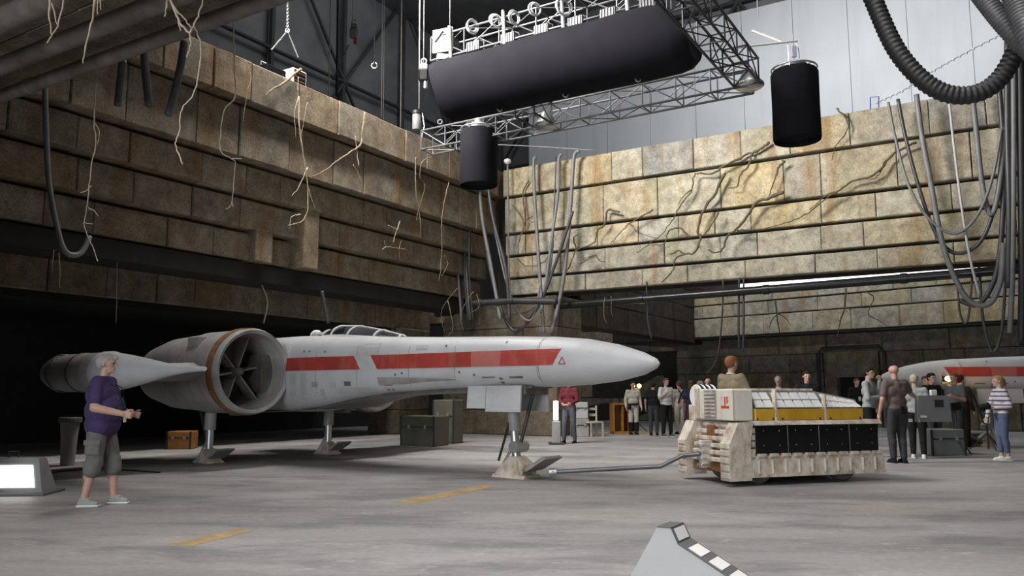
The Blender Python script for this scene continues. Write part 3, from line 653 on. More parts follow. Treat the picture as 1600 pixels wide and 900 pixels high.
# ribbed skirts, both sides
for sd, (y0, y1) in ((0, (0.0, 0.16)), (1, (TWD - 0.16, TWD))):
    sk = MB().loft([[Vector((x, y0, 0.12)), Vector((x, y1, 0.12)), Vector((x, y1 - (0.05 if sd else 0), 0.42)), Vector((x, y0 + (0 if sd else 0.05), 0.42))] for x in (0.08, TL + 0.03)]).build('skirt', CREAM, tug)
    for i in range(10):
        x = 0.32 + i * 0.235
        yy = y0 - 0.012 if sd == 0 else y1 - 0.02
        tb_((x, yy, 0.17), (x + 0.022, yy + 0.04, 0.36), 'skirt_rib', CREAMC, 0.004, sk)
    for i in range(12):
        x = 0.14 + i * 0.21
        yy = y0 + 0.02 if sd == 0 else y1 - 0.12
        tb_((x, yy, 0.40), (x + 0.15, yy + 0.10, 0.45), 'skirt_lug', CREAM, 0.01, sk)
    yp = 0.07 if sd == 0 else TWD - 0.1
    for i in range(4):
        x = 0.33 + i * 0.57
        pn = tb_((x, yp, 0.44), (x + 0.555, yp + 0.03, 0.86), 'side_panel', BLACKP, 0.006)
        for bx in (0.14, 0.42):
            for bz in (0.12, 0.33):
                yy = yp - 0.004 if sd == 0 else yp + 0.028
                tb_((x + bx, yy, 0.44 + bz), (x + bx + 0.012, yy + 0.008, 0.44 + bz + 0.012), 'bolt', STEEL, 0.003, pn)
    # chevron plates in front of the black panels
    for i in range(4):
        tb_((0.20, yp - 0.02, 0.44 + i * 0.1), (0.325, yp + 0.05, 0.44 + i * 0.1 + 0.085), 'corner_plate', CREAM, 0.015)
    for i in range(6):
        tb_((0.02 + i * 0.03, yp - 0.03, 0.42), (0.04 + i * 0.03, yp + 0.06, 0.84 - i * 0.004), 'corner_fin', CREAM, 0.006)
# deck ledge above panels
MB().loft([[Vector((x, -0.02, 0.86)), Vector((x, TWD + 0.02, 0.86)), Vector((x, TWD - 0.03, 0.92)), Vector((x, 0.03, 0.92))] for x in (0.28, TL - 0.02)]).build('deck', CREAM, tug)
# upper body core and sloping grille
MB().loft([[Vector((x, 0.2, 0.9)), Vector((x, 0.86, 0.9)), Vector((x, 0.84, zt)), Vector((x, 0.3, zt))] for x, zt in ((0.3, 1.36), (1.55, 1.36), (2.4, 1.22))]).build('upper_body', HULLG, tug)
for sd in (0, 1):
    yy = 0.10 if sd == 0 else TWD - 0.16
    for x0, x1 in ((0.37, 0.72), (0.76, 1.62), (1.66, 2.36)):
        p = tb_((x0, yy, 0.92), (x1, yy + 0.06, 1.09), 'yellow_panel', YELLOW, 0.012)
        for bx in (0.1, 0.9):
            tb_((x0 + (x1 - x0) * bx - 0.015, yy - 0.006 if sd == 0 else yy + 0.055, 0.93), (x0 + (x1 - x0) * bx + 0.015, yy + 0.006 if sd == 0 else yy + 0.066, 0.96), 'panel_latch', BLACKRUB, 0.004, p)
    for x in (0.735, 1.64) if sd == 0 else (): tb_((x - 0.018, yy - 0.01, 0.9), (x + 0.018, yy + 0.07, 1.38 if x < 1 else 1.30), 'body_rib', CREAM, 0.006)
    y_lo, y_hi = (0.12, 0.30) if sd == 0 else (TWD - 0.12, TWD - 0.30)
    for x0, x1, n in () if sd else ((0.40, 0.72, 2), (0.77, 1.61, 5), (1.68, 2.34, 5)):
        for i in range(n):
            a0 = x0 + (x1 - x0) * i / n; a1 = x0 + (x1 - x0) * (i + 0.88) / n
            for q in range(2):
                zt = lambda x: 1.36 if x < 1.55 else 1.36 - (x - 1.55) * 0.165
                f0, f1 = q * 0.5 + 0.02, q * 0.5 + 0.46
                zz = lambda x, f: 1.1 + (zt(x) - 0.03 - 1.1) * f
                ya = lambda f: y_lo + (y_hi - y_lo) * f
                o_ = -0.022 if sd == 0 else 0.022
                MB().hexa([Vector((x, ya(f) + e, zz(x, f) + 0.012 * (e != 0))) for e in (0, o_ * 1.6) for x, f in ((a0, f0), (a1, f0), (a1 - 0.01, f1), (a0 + 0.01, f1))]).build('grille_tile', WHITEP, tug)
tb_((0.36, 0.28, 1.35), (1.58, 0.84, 1.39), 'top_plate', CREAM)
# square tow-end tower
tb_((-0.02, 0.10, 0.92), (0.34, 1.0, 1.38), 'rear_tower', CREAMC, 0.02)
tb_((-0.05, 0.95, 0.92), (0.0, 1.05, 1.4), 'tower_flange', CREAM, 0.012)
for i in range(7): MB().lathe([(0.0, 0), (0.17, 0), (0.18, 0.015), (0.17, 0.03), (0, 0.03)], (0.06 + i * 0.045, 1.18, 1.28), 'x', 20).build('striped_drum_ring', WHITEP if i % 2 == 0 else BLACKP, tug, smooth='auto')
tb_((0.0, 1.06, 0.9), (0.36, 1.3, 1.14), 'drum_bracket', CREAM, 0.01)
tb_((-0.035, 0.08, 0.93), (-0.01, 0.46, 1.37), 'tower_plate', CREAMC, 0.006)
tb_((-0.03, 0.50, 0.93), (-0.01, 0.82, 1.37), 'vent_plate', HULLG, 0.006)
for i in range(7): tb_((-0.042, 0.53, 0.97 + i * 0.055), (-0.025, 0.79, 0.995 + i * 0.055), 'vent_slat', CREAM, 0.003)
# red stencil on the tower plate: broad foot bar, stem, two broken bars
stz = MB()
for (y0, y1, z0, z1) in ((0.16, 0.36, 1.10, 1.135), (0.245, 0.275, 1.13, 1.27), (0.195, 0.225, 1.17, 1.27), (0.17, 0.185, 1.2, 1.215), (0.17, 0.185, 1.245, 1.26), (0.33, 0.345, 1.24, 1.27)):
    stz.bbox((-0.038, y0, z0), (-0.034, y1, z1))
stz.build('red_stencil', mat('stencil_red', (0.48, 0.05, 0.03), 0.6), tug)
# lower tow end: stepped slats, rusty sill, corner posts
tb_((0.06, 0.2, 0.2), (0.3, TWD - 0.2, 0.9), 'tow_end_core', CREAM, 0.01)
for i in range(6): 
    tb_((-0.12 + 0.028 * i, 0.30, 0.32 + i * 0.10), (0.10, TWD - 0.30, 0.385 + i * 0.10), 'tow_slat', CREAM, 0.012)
tb_((-0.06, 0.26, 0.17), (0.12, TWD - 0.26, 0.30), 'rusty_sill', RUST, 0.015)
for y0 in (0.0, TWD - 0.24):
    MB().loft([[Vector((x, y0, z)), Vector((x2, y0, z)), Vector((x2, y0 + 0.24, z)), Vector((x, y0 + 0.24, z))] for z, x, x2 in ((0.08, -0.16, 0.2), (0.6, -0.16, 0.2), (0.9, 0.0, 0.25))]).build('corner_post', CREAM, tug)
    for i in range(5): tb_((-0.18, y0 + 0.015, 0.11 + i * 0.105), (-0.13, y0 + 0.225, 0.195 + i * 0.105), 'post_block', CREAM, 0.012)
tb_((-0.2, TWD / 2 - 0.05, 0.22), (0.0, TWD / 2 + 0.05, 0.62), 'tow_hitch', CREAM, 0.01)
for i in range(4): tb_((-0.23, TWD / 2 - 0.065, 0.25 + i * 0.095), (-0.05, TWD / 2 + 0.065, 0.28 + i * 0.095), 'hitch_plate', STEEL, 0.004)
tb_((-0.02, TWD / 2 - 0.1, 0.62), (0.06, TWD / 2 + 0.1, 0.85), 'rusty_backplate', RUST, 0.01)
for x in (0.5, 2.05):
    for y in (0.2, TWD - 0.42):
        MB().lathe([(0.06, 0), (0.2, 0.0), (0.225, 0.03), (0.225, 0.19), (0.2, 0.22), (0.06, 0.22)], (x, y, 0.225), 'y', 24).build('wheel', mat('dusty_tyre_rubber', (0.12, 0.115, 0.11), 0.85), tug, smooth='auto')
tb_((0.42, 0.9, 0.92), (0.85, 1.24, 1.0), 'driver_cushion', BLACKRUB, 0.02)
# tow bar
A0 = Vector((0.62, 12.58, 0.13)); tM = Matrix.Rotation(TUGA, 3, 'Z'); A3 = Vector(tug.location) + tM @ Vector((-0.16, TWD / 2, 0.42))
A2 = at_y(1066, 712, 12.35); A1 = at_y(1032, 729, 12.35)
tbar = tag(MB().tube([A0, A0.lerp(A1, 0.5), A1, A2, A3], 0.032, 10).build('tow_bar', mat('dark_blue_grey_steel', (0.16, 0.16, 0.18), 0.35, 0.6), smooth='auto', recenter=True), 'thin bent steel tow bar from the nose gear foot to the tug', 'tow bar')
d0 = (A1 - A0).normalized()
MB().tube([A0 - d0 * 0.05 - tbar.location, A0 + d0 * 0.06 - tbar.location], 0.055, 12).build('coupling', STEEL, tbar, smooth='auto')
MB().tube([A0 + Vector((0, -0.09, 0)) - tbar.location, A0 + Vector((0, 0.09, 0)) - tbar.location], 0.02, 8).build('coupling_pin', STEEL, tbar)
# ================================================================== FOREGROUND WEDGE AND LEFT LIGHT WEDGE
wd = thing('floor_wedge', 'pale grey wedge block with white patches on its charcoal sloping edge in the foreground', 'barrier', (0.925, 4.85, 0), math.radians(-31))
prof = [(-0.40, 0.0), (-0.085, 0.535), (0.0, 0.535), (0.04, 0.45), (0.88, 0.0)]
MB().prism([Vector((x, 0, z)) for x, z in prof], (0, 0.22, 0)).build('wedge_body', PALEGREY, wd)
def wedge_edge(a, b, name, mm, y0, y1, th, t0=0.0, t1=1.0):
    a, b = Vector((a[0], 0, a[1])), Vector((b[0], 0, b[1])); d = b - a; n = Vector((-d.z, 0, d.x)).normalized()
    if n.z < 0: n = -n
    p, q = a + d * t0, a + d * t1
    pts = []
    for h in (0.0, th):
        for base, y in ((p, y0), (q, y0), (q, y1), (p, y1)): pts.append(base + n * h + Vector((0, y, 0)))
    return MB().hexa(pts).build(name, mm, wd)
wedge_edge(prof[1], prof[2], 'edge_strip', STRIPD, -0.002, 0.222, 0.006)
wedge_edge(prof[2], prof[3], 'edge_strip', STRIPD, -0.002, 0.222, 0.006)
wedge_edge(prof[3], prof[4], 'edge_strip', STRIPD, -0.002, 0.222, 0.006)
wedge_edge(prof[2], prof[3], 'white_patch', WHITEP, 0.025, 0.195, 0.010, 0.08, 0.85)
for t in (0.06, 0.20, 0.34, 0.48, 0.62, 0.76): wedge_edge(prof[3], prof[4], 'white_patch', WHITEP, 0.025, 0.195, 0.010, t, t + 0.09)
lw = thing('floor_light', 'low grey floor light wedge with a glowing white panel at the left edge', 'light', at_z(12, 774, 0), math.radians(5))
def trap(y0, y1, w0, w1, z0, z1, name, mm): return MB().hexa([Vector((-w0, y0, z0)), Vector((w0, y0, z0)), Vector((w0, y1 + 0.3, z0)), Vector((-w0, y1 + 0.3, z0)), Vector((-w1, y1, z1)), Vector((w1, y1, z1)), Vector((w1, y1 + 0.2, z1)), Vector((-w1, y1 + 0.2, z1))]).build(name, mm, lw)
MB().bevbox((-0.62, -0.12, 0), (0.5, 0.5, 0.035), 0.008).build('base_plate', STRIPD, lw)
trap(0.0, 0.12, 0.42, 0.30, 0.035, 0.47, 'housing', MIDGREY)
GLOWP = emit('lit_white_panel', (1.0, 0.95, 0.88), 3.0)
def face(x, f): z = 0.035 + 0.435 * f; y = 0.12 * f; return Vector((x, y, z))
nf = Vector((0, -0.964, 0.266)) * 0.012
c4 = [face(-0.33, 0.14), face(0.32, 0.14), face(0.245, 0.78), face(-0.26, 0.78)]
MB().prism([p + nf * 0.2 for p in c4], nf).build('light_panel', GLOWP, lw)
MB().tube([(-0.12, 0.2, 0.47), (-0.12, 0.2, 0.55), (0.0, 0.2, 0.55), (0.0, 0.2, 0.47)], 0.012, 6).build('handle', DARKMETAL, lw)
cb = at_z(42, 745, 0)
tag(MB().tube(spline([at_z(40, 748, 0.012), at_z(70, 742, 0.012), at_z(100, 736, 0.012), at_z(160, 733, 0.012), at_z(250, 738, 0.012)]), 0.012, 6).build('power_cable', BLACKRUB, recenter=True), 'thin black power cable lying on the floor beside the floor light', 'cable')
# ================================================================== LIGHTING RIG
def truss_run(root, a, b, w=0.5, h=0.5, bay=0.75, off=Vector((0, 0, 0)), mm=TRUSSM, cm=None):
    a, b = Vector(a) - off, Vector(b) - off; d = (b - a).normalized(); L = (b - a).length
    sd = d.cross(Vector((0, 0, 1))).normalized(); up = Vector((0, 0, 1))
    cs = [sd * (i * w / 2) + up * (j * h / 2) for i, j in ((-1, -1), (1, -1), (1, 1), (-1, 1))]
    for c in cs: MB().tube([a + c, b + c], 0.026, 6).build('chord', cm or mm, root, smooth=True)
    n = max(1, round(L / bay))
    for i in range(n + 1):
        p = a + d * (L * i / n)
        m = MB()
        for k in range(4): m.tube([p + cs[k], p + cs[(k + 1) % 4]], 0.017, 5)
        m.build('cross_frame', mm, root)
        if i < n:
            q = a + d * (L * (i + 1) / n)
            for k in range(4):
                e, f = (cs[k], cs[(k + 1) % 4]) if (i % 2) else (cs[(k + 1) % 4], cs[k])
                MB().tube([p + e, q + f], 0.014, 5).build('brace', mm, root)
ZT = 7.78; TT = 16.2; TS = 14.3
pl_ = st(-12.5, TT, ZT)
tr = thing('lighting_truss', 'large square aluminium truss frame hanging over the hangar', 'truss', st(-8, 13, ZT))
o0 = Vector(tr.location)
truss_run(tr, st(-12.5, TT, ZT), st(-4.15, TT, ZT), off=o0)
truss_run(tr, st(-4.15, TT - 0.3, ZT), st(-4.15, 7.5, ZT), off=o0, cm=TRUSSD, mm=TRUSSD)
truss_run(tr, st(-8.9, TT - 0.3, ZT), st(-8.9, 15.1, ZT), off=o0, cm=TRUSSD, mm=TRUSSM)
for s in (-4.15, -8.9):
    MB().lathe([(0.05, 0.3), (0.1, 0.28), (0.2, 0.1), (0.3, -0.02), (0.3, -0.06), (0.24, -0.1), (0.0, -0.12)], st(s, TT - 0.1, ZT - 0.16) - o0, n=20).build('globe_lamp', STEEL, tr, smooth=True)
# outrigger that carries the right drum
og = st(-3.15, TT - 0.4, ZT + 0.55) - o0
pe = at_y(1246, 64, 15.7) - o0
MB().tube([at_y(1080, 82, 15.6) - o0, pe], 0.022, 6).build('outrigger', WHITEP, tr); MB().tube([at_y(1175, 48, 15.9) - o0, at_y(1222, 66, 15.7) - o0], 0.03, 6).build('outrigger_brace', WHITEP, tr)
# upper truss on top of the long soft box
ut = thing('lighting_truss', 'upper aluminium truss loaded with cables above the black soft box', 'truss', st(-7.8, TS, 8.78))
truss_run(ut, st(-10.75, TS, 9.10), st(-4.3, TS, 9.10), 0.55, 0.55, 0.92, Vector(ut.location), TRUSSM)
for i in range(5):
    s = -10.2 + i * 1.42
    MB().tube([st(s, TS - 0.33, 9.5) - Vector(ut.location), st(s + 0.05, TS - 0.33, 8.62) - Vector(ut.location)], 0.035, 8).build('drop_pole', WHITEP, ut, smooth='auto')
# long black soft box
sbx = thing('soft_box', 'long black fabric soft box hanging over the craft', 'light', st(-7.8, TS, 7.5))
o1 = Vector(sbx.location)
def sbsec(s, sc, dz=0.0, ds=0.0):
    out = []
    for j in range(28):
        a = 2 * math.pi * j / 28; y = math.cos(a) * 0.60 * sc; z = math.sin(a)
        z = z * 0.74 * sc if z < 0 else min(z * 1.5, 1.0) * 0.56 * sc
        out.append(st(s - ds * max(z, -0.25), TS + y, 8.15 + z + dz) - o1)
    return out
MB().loft([sbsec(-10.62, 0.55, 0.12, 0.3), sbsec(-10.55, 0.9, 0.04, 0.3), sbsec(-10.4, 0.99, 0.0, 0.25), sbsec(-9.9, 1.01, 0, 0.1), sbsec(-9.0, 1.0, -0.015), sbsec(-7.8, 1.02, 0.01), sbsec(-6.6, 1.0, -0.01), sbsec(-5.8, 1.02, 0, 0.2), sbsec(-5.15, 1.0, 0, 0.5), sbsec(-4.95, 0.94, 0.0, 0.6), sbsec(-4.82, 0.8, 0.0, 0.6)]).build('fabric_skirt', FABRIC, sbx, smooth='auto')
for s_h in (-10.2, -8.6, -7.0, -5.4):
    MB().tube([st(s_h, TS, 8.6) - o1, st(s_h, TS, 8.9) - o1], 0.02, 6).build('hanger', STEEL, sbx)
    MB().torus(st(s_h - 0.4, TS - 0.1, 7.41) - o1, 0.05, 0.015, Vector((1, 0, 0)), Vector((0, 0, 1)), 12).build('tie_ring', STEEL, sbx)
# drum lanterns
def drum(u, v0, v1, t_or_y, rad, label):
    c0 = at_y(u, v0, t_or_y); c1 = at_y(u, v1, t_or_y); H = c0.z - c1.z
    r = thing('drum_lantern', label, 'light', (c1.x, c1.y, c1.z), 0, 'black drum lanterns')
    MB().lathe([(rad * 0.97, 0.0), (rad * 1.0, 0.05), (rad * 0.985, H * 0.5), (rad, H - 0.06), (rad * 0.93, H), (rad * 0.91, H), (rad * 0.95, 0.05), (rad * 0.93, 0.0)], n=36, cap=False).build('fabric_skirt', FABRIC, r, smooth='auto')
    MB().lathe([(0.0, 0.10), (rad * 0.95, 0.10), (rad * 0.95, 0.12), (0.0, 0.12)], n=36).build('diffuser', FABRIC, r)
    MB().torus((0, 0, H + 0.05), rad * 0.95, 0.018, Vector((1, 0, 0)), Vector((0, 1, 0)), 32).build('top_ring', STEEL, r, smooth=True)
    MB().lathe([(rad * 0.55, H - 0.02), (rad * 0.58, H + 0.1), (rad * 0.5, H + 0.16), (0.0, H + 0.16)], n=24).build('lamp_head', STEEL, r, smooth='auto')
    for k in range(6):
        a = k * math.pi / 3
        MB().tube([(rad * 0.95 * math.cos(a), rad * 0.95 * math.sin(a), H + 0.05), (rad * 0.55 * math.cos(a), rad * 0.55 * math.sin(a), H + 0.02)], 0.012, 5).build('spoke', STEEL, r)
        MB().tube([(rad * 0.93 * math.cos(a), rad * 0.93 * math.sin(a), H - 0.1), (rad * 0.95 * math.cos(a), rad * 0.95 * math.sin(a), H + 0.05)], 0.01, 5).build('clip', STEEL, r)
    return r, H
d1, H1 = drum(748, 205, 290, 19.3, 0.47, 'black drum lantern on the left beneath the soft box')
MB().tube([(0, 0, H1 + 0.1), (0, 0, H1 + 0.75)], 0.12, 16).build('stem', STEEL, d1, smooth='auto')
d2, H2 = drum(1246, 112, 220, 15.7, 0.465, 'larger black drum lantern hanging at the right end of the truss')
MB().tube([(-0.1, 0, H2 + 0.1), (-0.1, 0, H2 + 0.62)], 0.008, 5).build('hanging_wire', STEEL, d2); MB().tube([(0.1, 0, H2 + 0.1), (0.12, 0, H2 + 0.4), (0.08, 0, H2 + 0.62)], 0.008, 5).build('hanging_wire', STEEL, d2)
MB().bevbox((-0.04, -0.03, H2 + 0.3), (0.06, 0.03, H2 + 0.55), 0.01).build('tag_card', mat('lilac_card', (0.45, 0.42, 0.55), 0.8), d2)
# cable coils on the upper truss
COILM = mat('white_cable_sheath', (0.60, 0.63, 0.63), 0.5, var=0.1)
words = ['leftmost', 'second', 'third', 'fourth', 'fifth', 'rightmost']
for i, (u, v, rr) in enumerate(((738, 41, 11), (775, 33, 10), (804, 27, 11), (836, 14, 10), (881, 10, 14))):
    c = at_t(u, v, TS - 0.34); R = rr / 78.0
    m = MB()
    for k in range(5):
        a = random.uniform(-0.25, 0.25)
        m.torus(c + Vector((random.uniform(-0.02, 0.02), random.uniform(-0.03, 0.03), random.uniform(-0.02, 0.02))), R * random.uniform(0.85, 1.1), 0.014, Vector((math.cos(a + 0.5), math.sin(a + 0.5), 0)), Vector((0.1 * a, 0, 1)).normalized(), 26, 5)
    tag(m.build('cable_coil', COILM, smooth=True, recenter=True), '%s white cable coil hung on the upper truss' % (words[i] if i < 4 else 'rightmost'), 'cable coil', 'white cable coils')
# small fixtures clamped along the top of the soft box
for i, (u, v) in enumerate(((743, 75), (797, 62), (849, 49), (902, 37), (953, 24), (1015, 9))):
    c = at_t(u, v, TS - 0.2)
    r = thing('lamp_ballast', '%s small grey ballast box clamped above the black soft box' % words[i], 'ballast', c, math.atan2(R2.y, R2.x), 'ballast boxes on the soft box')
    MB().bevbox((-0.18, -0.12, -0.12), (0.18, 0.12, 0.12), 0.02).build('case', DARKMETAL, r)
    for k in range(5): MB().bbox((-0.15 + k * 0.065, -0.135, -0.1), (-0.13 + k * 0.065, -0.12, 0.1)).build('fin', MIDGREY, r)
    MB().tube([(-0.22, 0, -0.2), (-0.22, 0, 0.1), (-0.1, 0, 0.16)], 0.012, 5).build('bracket', STEEL, r); MB().tube([(0.22, 0, -0.2), (0.22, 0, 0.1), (0.1, 0, 0.16)], 0.012, 5).build('bracket', STEEL, r)
# white square plate with a diamond hole
wp_ = thing('fan_plate', 'white square plate with a diamond opening at the left end of the upper truss', 'lamp', at_t(692, 63, TS - 0.3), math.atan2(R2.y, R2.x) + 0.15)
o_ = [(-0.25, -0.27), (0.25, -0.27), (0.25, 0.27), (-0.25, 0.27)]; i_ = [(0, -0.23), (0.21, 0.0), (0, 0.23), (-0.21, 0)]
m = MB(); a1 = [Vector((x, -0.02, z)) for x, z in o_]; b1 = [Vector((x, -0.02, z)) for x, z in i_]; a2 = [p + Vector((0, 0.04, 0)) for p in a1]; b2 = [p + Vector((0, 0.04, 0)) for p in b1]
V = a1 + b1 + a2 + b2; F = []
for k in range(4):
    n_ = (k + 1) % 4
    F += [(k, n_, 4 + k), (n_, 4 + n_, 4 + k), (8 + k, 12 + k, 8 + n_), (8 + n_, 12 + k, 12 + n_), (k, 8 + k, 8 + n_, n_), (4 + k, 4 + n_, 12 + n_, 12 + k)]
m.add(V, F).build('face_plate', WHITEP, wp_)
MB().tube([(0, 0.02, 0), (0, 0.4, 0)], 0.23, 16).build('lamp_barrel', DARKMETAL, wp_, smooth='auto')
MB().prism([(-0.12, -0.02, -0.3), (0.22, -0.02, -0.38), (0.1, -0.02, -0.44), (-0.15, -0.02, -0.42)], (0, 0.2, 0)).build('bracket', STEEL, wp_)
# ---- ropes, hoists
def cab(name, pts, r, label, mm=CABLE, cat='cable', group=None, n=6, k=6, sm=True):
    return tag(MB().tube(spline(pts, k) if len(pts) > 2 else pts, r, n).build(name, mm, smooth=sm, recenter=True), label, cat, group)
def vrope(u0, u1, v1, y, r, label, mm=ROPE, v0=-160): return cab('hanging_rope', [at_y(u0, v0, y), at_y(u1, v1, y)], r, label, mm, 'rope', 'ropes hanging from the stage roof')
vrope(519, 514, 150, 24, 0.024, 'thick pale rope behind the left wall, left of the red hoist')
vrope(587, 585, 96, 24, 0.012, 'thin rope ending in a hook above the left wall')
vrope(599, 596, 185, 24, 0.02, 'left rope of the pale pair right of the hook')
vrope(602, 599, 186, 24.2, 0.02, 'right rope of the pale pair right of the hook')
vrope(629, 626, 200, 24, 0.024, 'thick pale rope right of the rope pair')
vrope(657, 655, 170, 20, 0.02, 'left rope of the chain hoist at the truss corner')
vrope(664, 662, 100, 20, 0.016, 'right rope of the chain hoist at the truss corner')
vrope(1180, 1184, 30, 19, 0.012, 'thin white wire holding the right truss')
vrope(704, 703, 45, 18.6, 0.012, 'thin wire holding the white square plate')
vrope(530, 526, 150, 29, 0.05, 'dark steel pipe hanging behind the pale ropes', STAGES)
hk = MB(); c = at_y(585, 103, 24)
hk.torus(c, 0.09, 0.025, Vector((1, 0, 0)), Vector((0, 0, 1)), 16); hk.tube([c + Vector((0, 0, 0.08)), c + Vector((0, 0, 0.22))], 0.035)
tag(hk.build('hoist_hook', STEEL, smooth=True, recenter=True), 'small steel hook on a thin rope above the left wall', 'hook')
def chain_hoist(u, v, y, label, red):
    c = at_y(u, v, y); r = thing('chain_hoist', label, 'hoist', c)
    MB().bevbox((-0.12, -0.09, -0.16), (0.12, 0.09, 0.16), 0.03).build('motor_body', MIDGREY if red else BLACKP, r)
    MB().bevbox((-0.09, -0.07, 0.16), (0.1, 0.07, 0.3), 0.02).build('motor_cap', MIDGREY if red else WHITEP, r)
    MB().tube([(0.05, 0, -0.16), (0.05, 0, -0.34)], 0.05, 8).build('chain_bag', mat('red_hoist_hook', (0.45, 0.04, 0.03), 0.5) if red else STEEL, r)
    MB().torus((0, 0, 0.38), 0.07, 0.02, Vector((1, 0, 0)), Vector((0, 0, 1)), 14).build('top_hook', STEEL, r)
    return r
chain_hoist(553, 52, 24, 'grey chain hoist with a red hook hanging behind the left wall', True)
chain_hoist(662, 118, 19.8, 'black and white chain hoist above the truss corner', False)
cab('hoist_cable', [at_y(551, -160, 24), at_y(551, 36, 24)], 0.014, 'cable holding the hoist with the red hook', ROPE, 'cable')
cab('hoist_cable', [at_y(545, 70, 24), at_y(520, 125, 25)], 0.02, 'slack cable slanting down from the hoist with the red hook', CABLEL, 'cable')
# canister at the truss corner
cn = thing('cable_canister', 'grey canister hanging at the left corner of the truss', 'canister', at_y(651, 203, 20.2))
MB().lathe([(0.0, 0), (0.1, 0.0), (0.115, 0.05), (0.115, 0.4), (0.09, 0.44), (0, 0.44)], n=18).build('canister_body', MIDGREY, cn, smooth='auto'); MB().lathe([(0.13, 0.42), (0.13, 0.5), (0.0, 0.52)], n=18).build('lid', DARKMETAL, cn, smooth='auto')
MB().tube([(0.14, 0, 0.45), (0.2, 0.0, 0.1), (0.12, 0, -0.25)], 0.015, 5).build('sling', STEEL, cn)
# chain, bridle and lamp box on top of left wall
ch = MB(); p0 = at_s(451, -140, SW - 0.6); p1 = at_s(449, 48, SW - 0.6)
n_ = 70
for i in range(n_):
    c = p0.lerp(p1, (i + 0.5) / n_); ax = Vector((1, 0, 0)) if i % 2 else Vector((0, 1, 0))
    ch.torus(c, 0.032, 0.009, ax, Vector((0, 0, 1.5)), 8, 4)
tag(ch.build('lifting_chain', STEEL, recenter=True), 'steel lifting chain hanging above the left stone wall', 'chain')
br = MB(); br.tube([p1, at_s(424, 78, SW - 0.6)], 0.018, 6); br.tube([p1, at_s(466, 90, SW - 0.5)], 0.018, 6); br.torus(p1, 0.05, 0.014, Vector((1, 0, 0)), Vector((0, 0, 1)), 12)
tag(br.build('lifting_bridle', STEEL, recenter=True), 'two-legged wire bridle at the end of the lifting chain', 'bridle')
pb_ = at_s(461, 98, SW - 0.35); pb_.z = 8.64
bx = thing('lamp_box', 'white edged lamp box standing on top of the left stone wall', 'lamp box', pb_, math.atan2(R2.y, R2.x))
MB().bevbox((-0.2, -0.22, 0), (0.18, 0.22, 0.4), 0.015).build('case', WHITEP, bx); MB().bbox((0.18, -0.18, 0.04), (0.195, 0.18, 0.36)).build('front_grille', BLACKP, bx)
for i in range(3): MB().bbox((0.195, -0.17, 0.09 + i * 0.1), (0.205, 0.17, 0.105 + i * 0.1)).build('grille_bar', RUST, bx)
pb2 = at_s(424, 86, SW - 0.45); pb2.z = 8.64
bx2 = thing('control_box', 'flat black control box on the left wall beside the lamp box', 'box', pb2, math.atan2(R2.y, R2.x))
MB().bevbox((-0.22, -0.3, 0), (0.2, 0.3, 0.26), 0.02).build('case', BLACKP, bx2); MB().tube([(0, -0.3, 0.26), (0, -0.3, 0.34), (0, 0.3, 0.34), (0, 0.3, 0.26)], 0.012, 6).build('handle', STEEL, bx2)
# ================================================================== BIG HOSES TOP RIGHT
def hose(name, pts, r, label, mm, pitch=0.055, amp=0.12, n=16):
    path = spline(pts, 24); L = [0.0]
    for a, b in zip(path, path[1:]): L.append(L[-1] + (b - a).length)
    P2, RR = [], []; tot = L[-1]; k = max(8, int(tot / pitch) * 4); j = 0
    for i in range(k + 1):
        d = tot * i / k
        while j < len(L) - 2 and L[j + 1] < d: j += 1
        f = (d - L[j]) / max(1e-6, L[j + 1] - L[j]); P2.append(path[j].lerp(path[j + 1], f)); RR.append(r * (1 + (amp if (i % 4) in (1, 2) else -amp * 0.3)))
    return tag(MB().tube(P2, RR, n).build(name, mm, smooth='auto', recenter=True), label, 'hose')
hose('corrugated_hose', [at_y(1335, -70, 7.6), at_y(1362, -6, 7.6), at_y(1402, 80, 7.5), at_y(1455, 135, 7.4), at_y(1510, 149, 7.3), at_y(1560, 125, 7.2), at_y(1600, 55, 7.1), at_y(1640, -30, 7.1)], 0.082, 'thick black corrugated hose looping down at the top right', BLACKRUB, 0.05, 0.08)
hose('corrugated_hose', [at_y(1470, -90, 7.0), at_y(1528, -14, 7.0), at_y(1580, 50, 6.9), at_y(1640, 110, 6.9)], 0.085, 'lower of two grey ribbed hoses in the top right corner', GREYRUB, 0.032, 0.05)
hose('corrugated_hose', [at_y(1560, -80, 6.6), at_y(1586, -10, 6.6), at_y(1612, 60, 6.5), at_y(1650, 130, 6.5)], 0.105, 'upper thick grey ribbed hose in the top right corner', GREYRUB, 0.032, 0.05)
# ================================================================== HANGING CABLES
G1 = 'conduits hanging over the far right wall'
def wcab(pts, r, label, mm=CABLE, t=TW - 0.35, group=None): return cab('hanging_cable', [at_t(u, v, t) for u, v in pts], r, label, mm, 'cable', group, 8)
wcab([(838, 246), (834, 252), (835, 300), (840, 380), (845, 455), (850, 520)], 0.055, 'thick grey conduit hooked over the wall, left of three', CABLEL, group=G1)
wcab([(878, 241), (873, 250), (872, 300), (864, 360), (856, 420), (846, 490)], 0.05, 'thick grey conduit hooked over the wall, middle of three', CABLEL, group=G1)
wcab([(905, 236), (897, 245), (893, 300), (887, 380), (878, 450), (862, 520)], 0.06, 'thick grey conduit hooked over the wall, right of three', CABLEL, group=G1)
wcab([(869, 246), (866, 320), (860, 420), (835, 480), (790, 490), (760, 470)], 0.022, 'thin dark wire drooping left from the three conduits', CABLE)
wcab([(793, 258), (794, 330), (795, 420), (797, 470)], 0.03, 'grey cable with a white knob running down beside the corner', CABLEL)
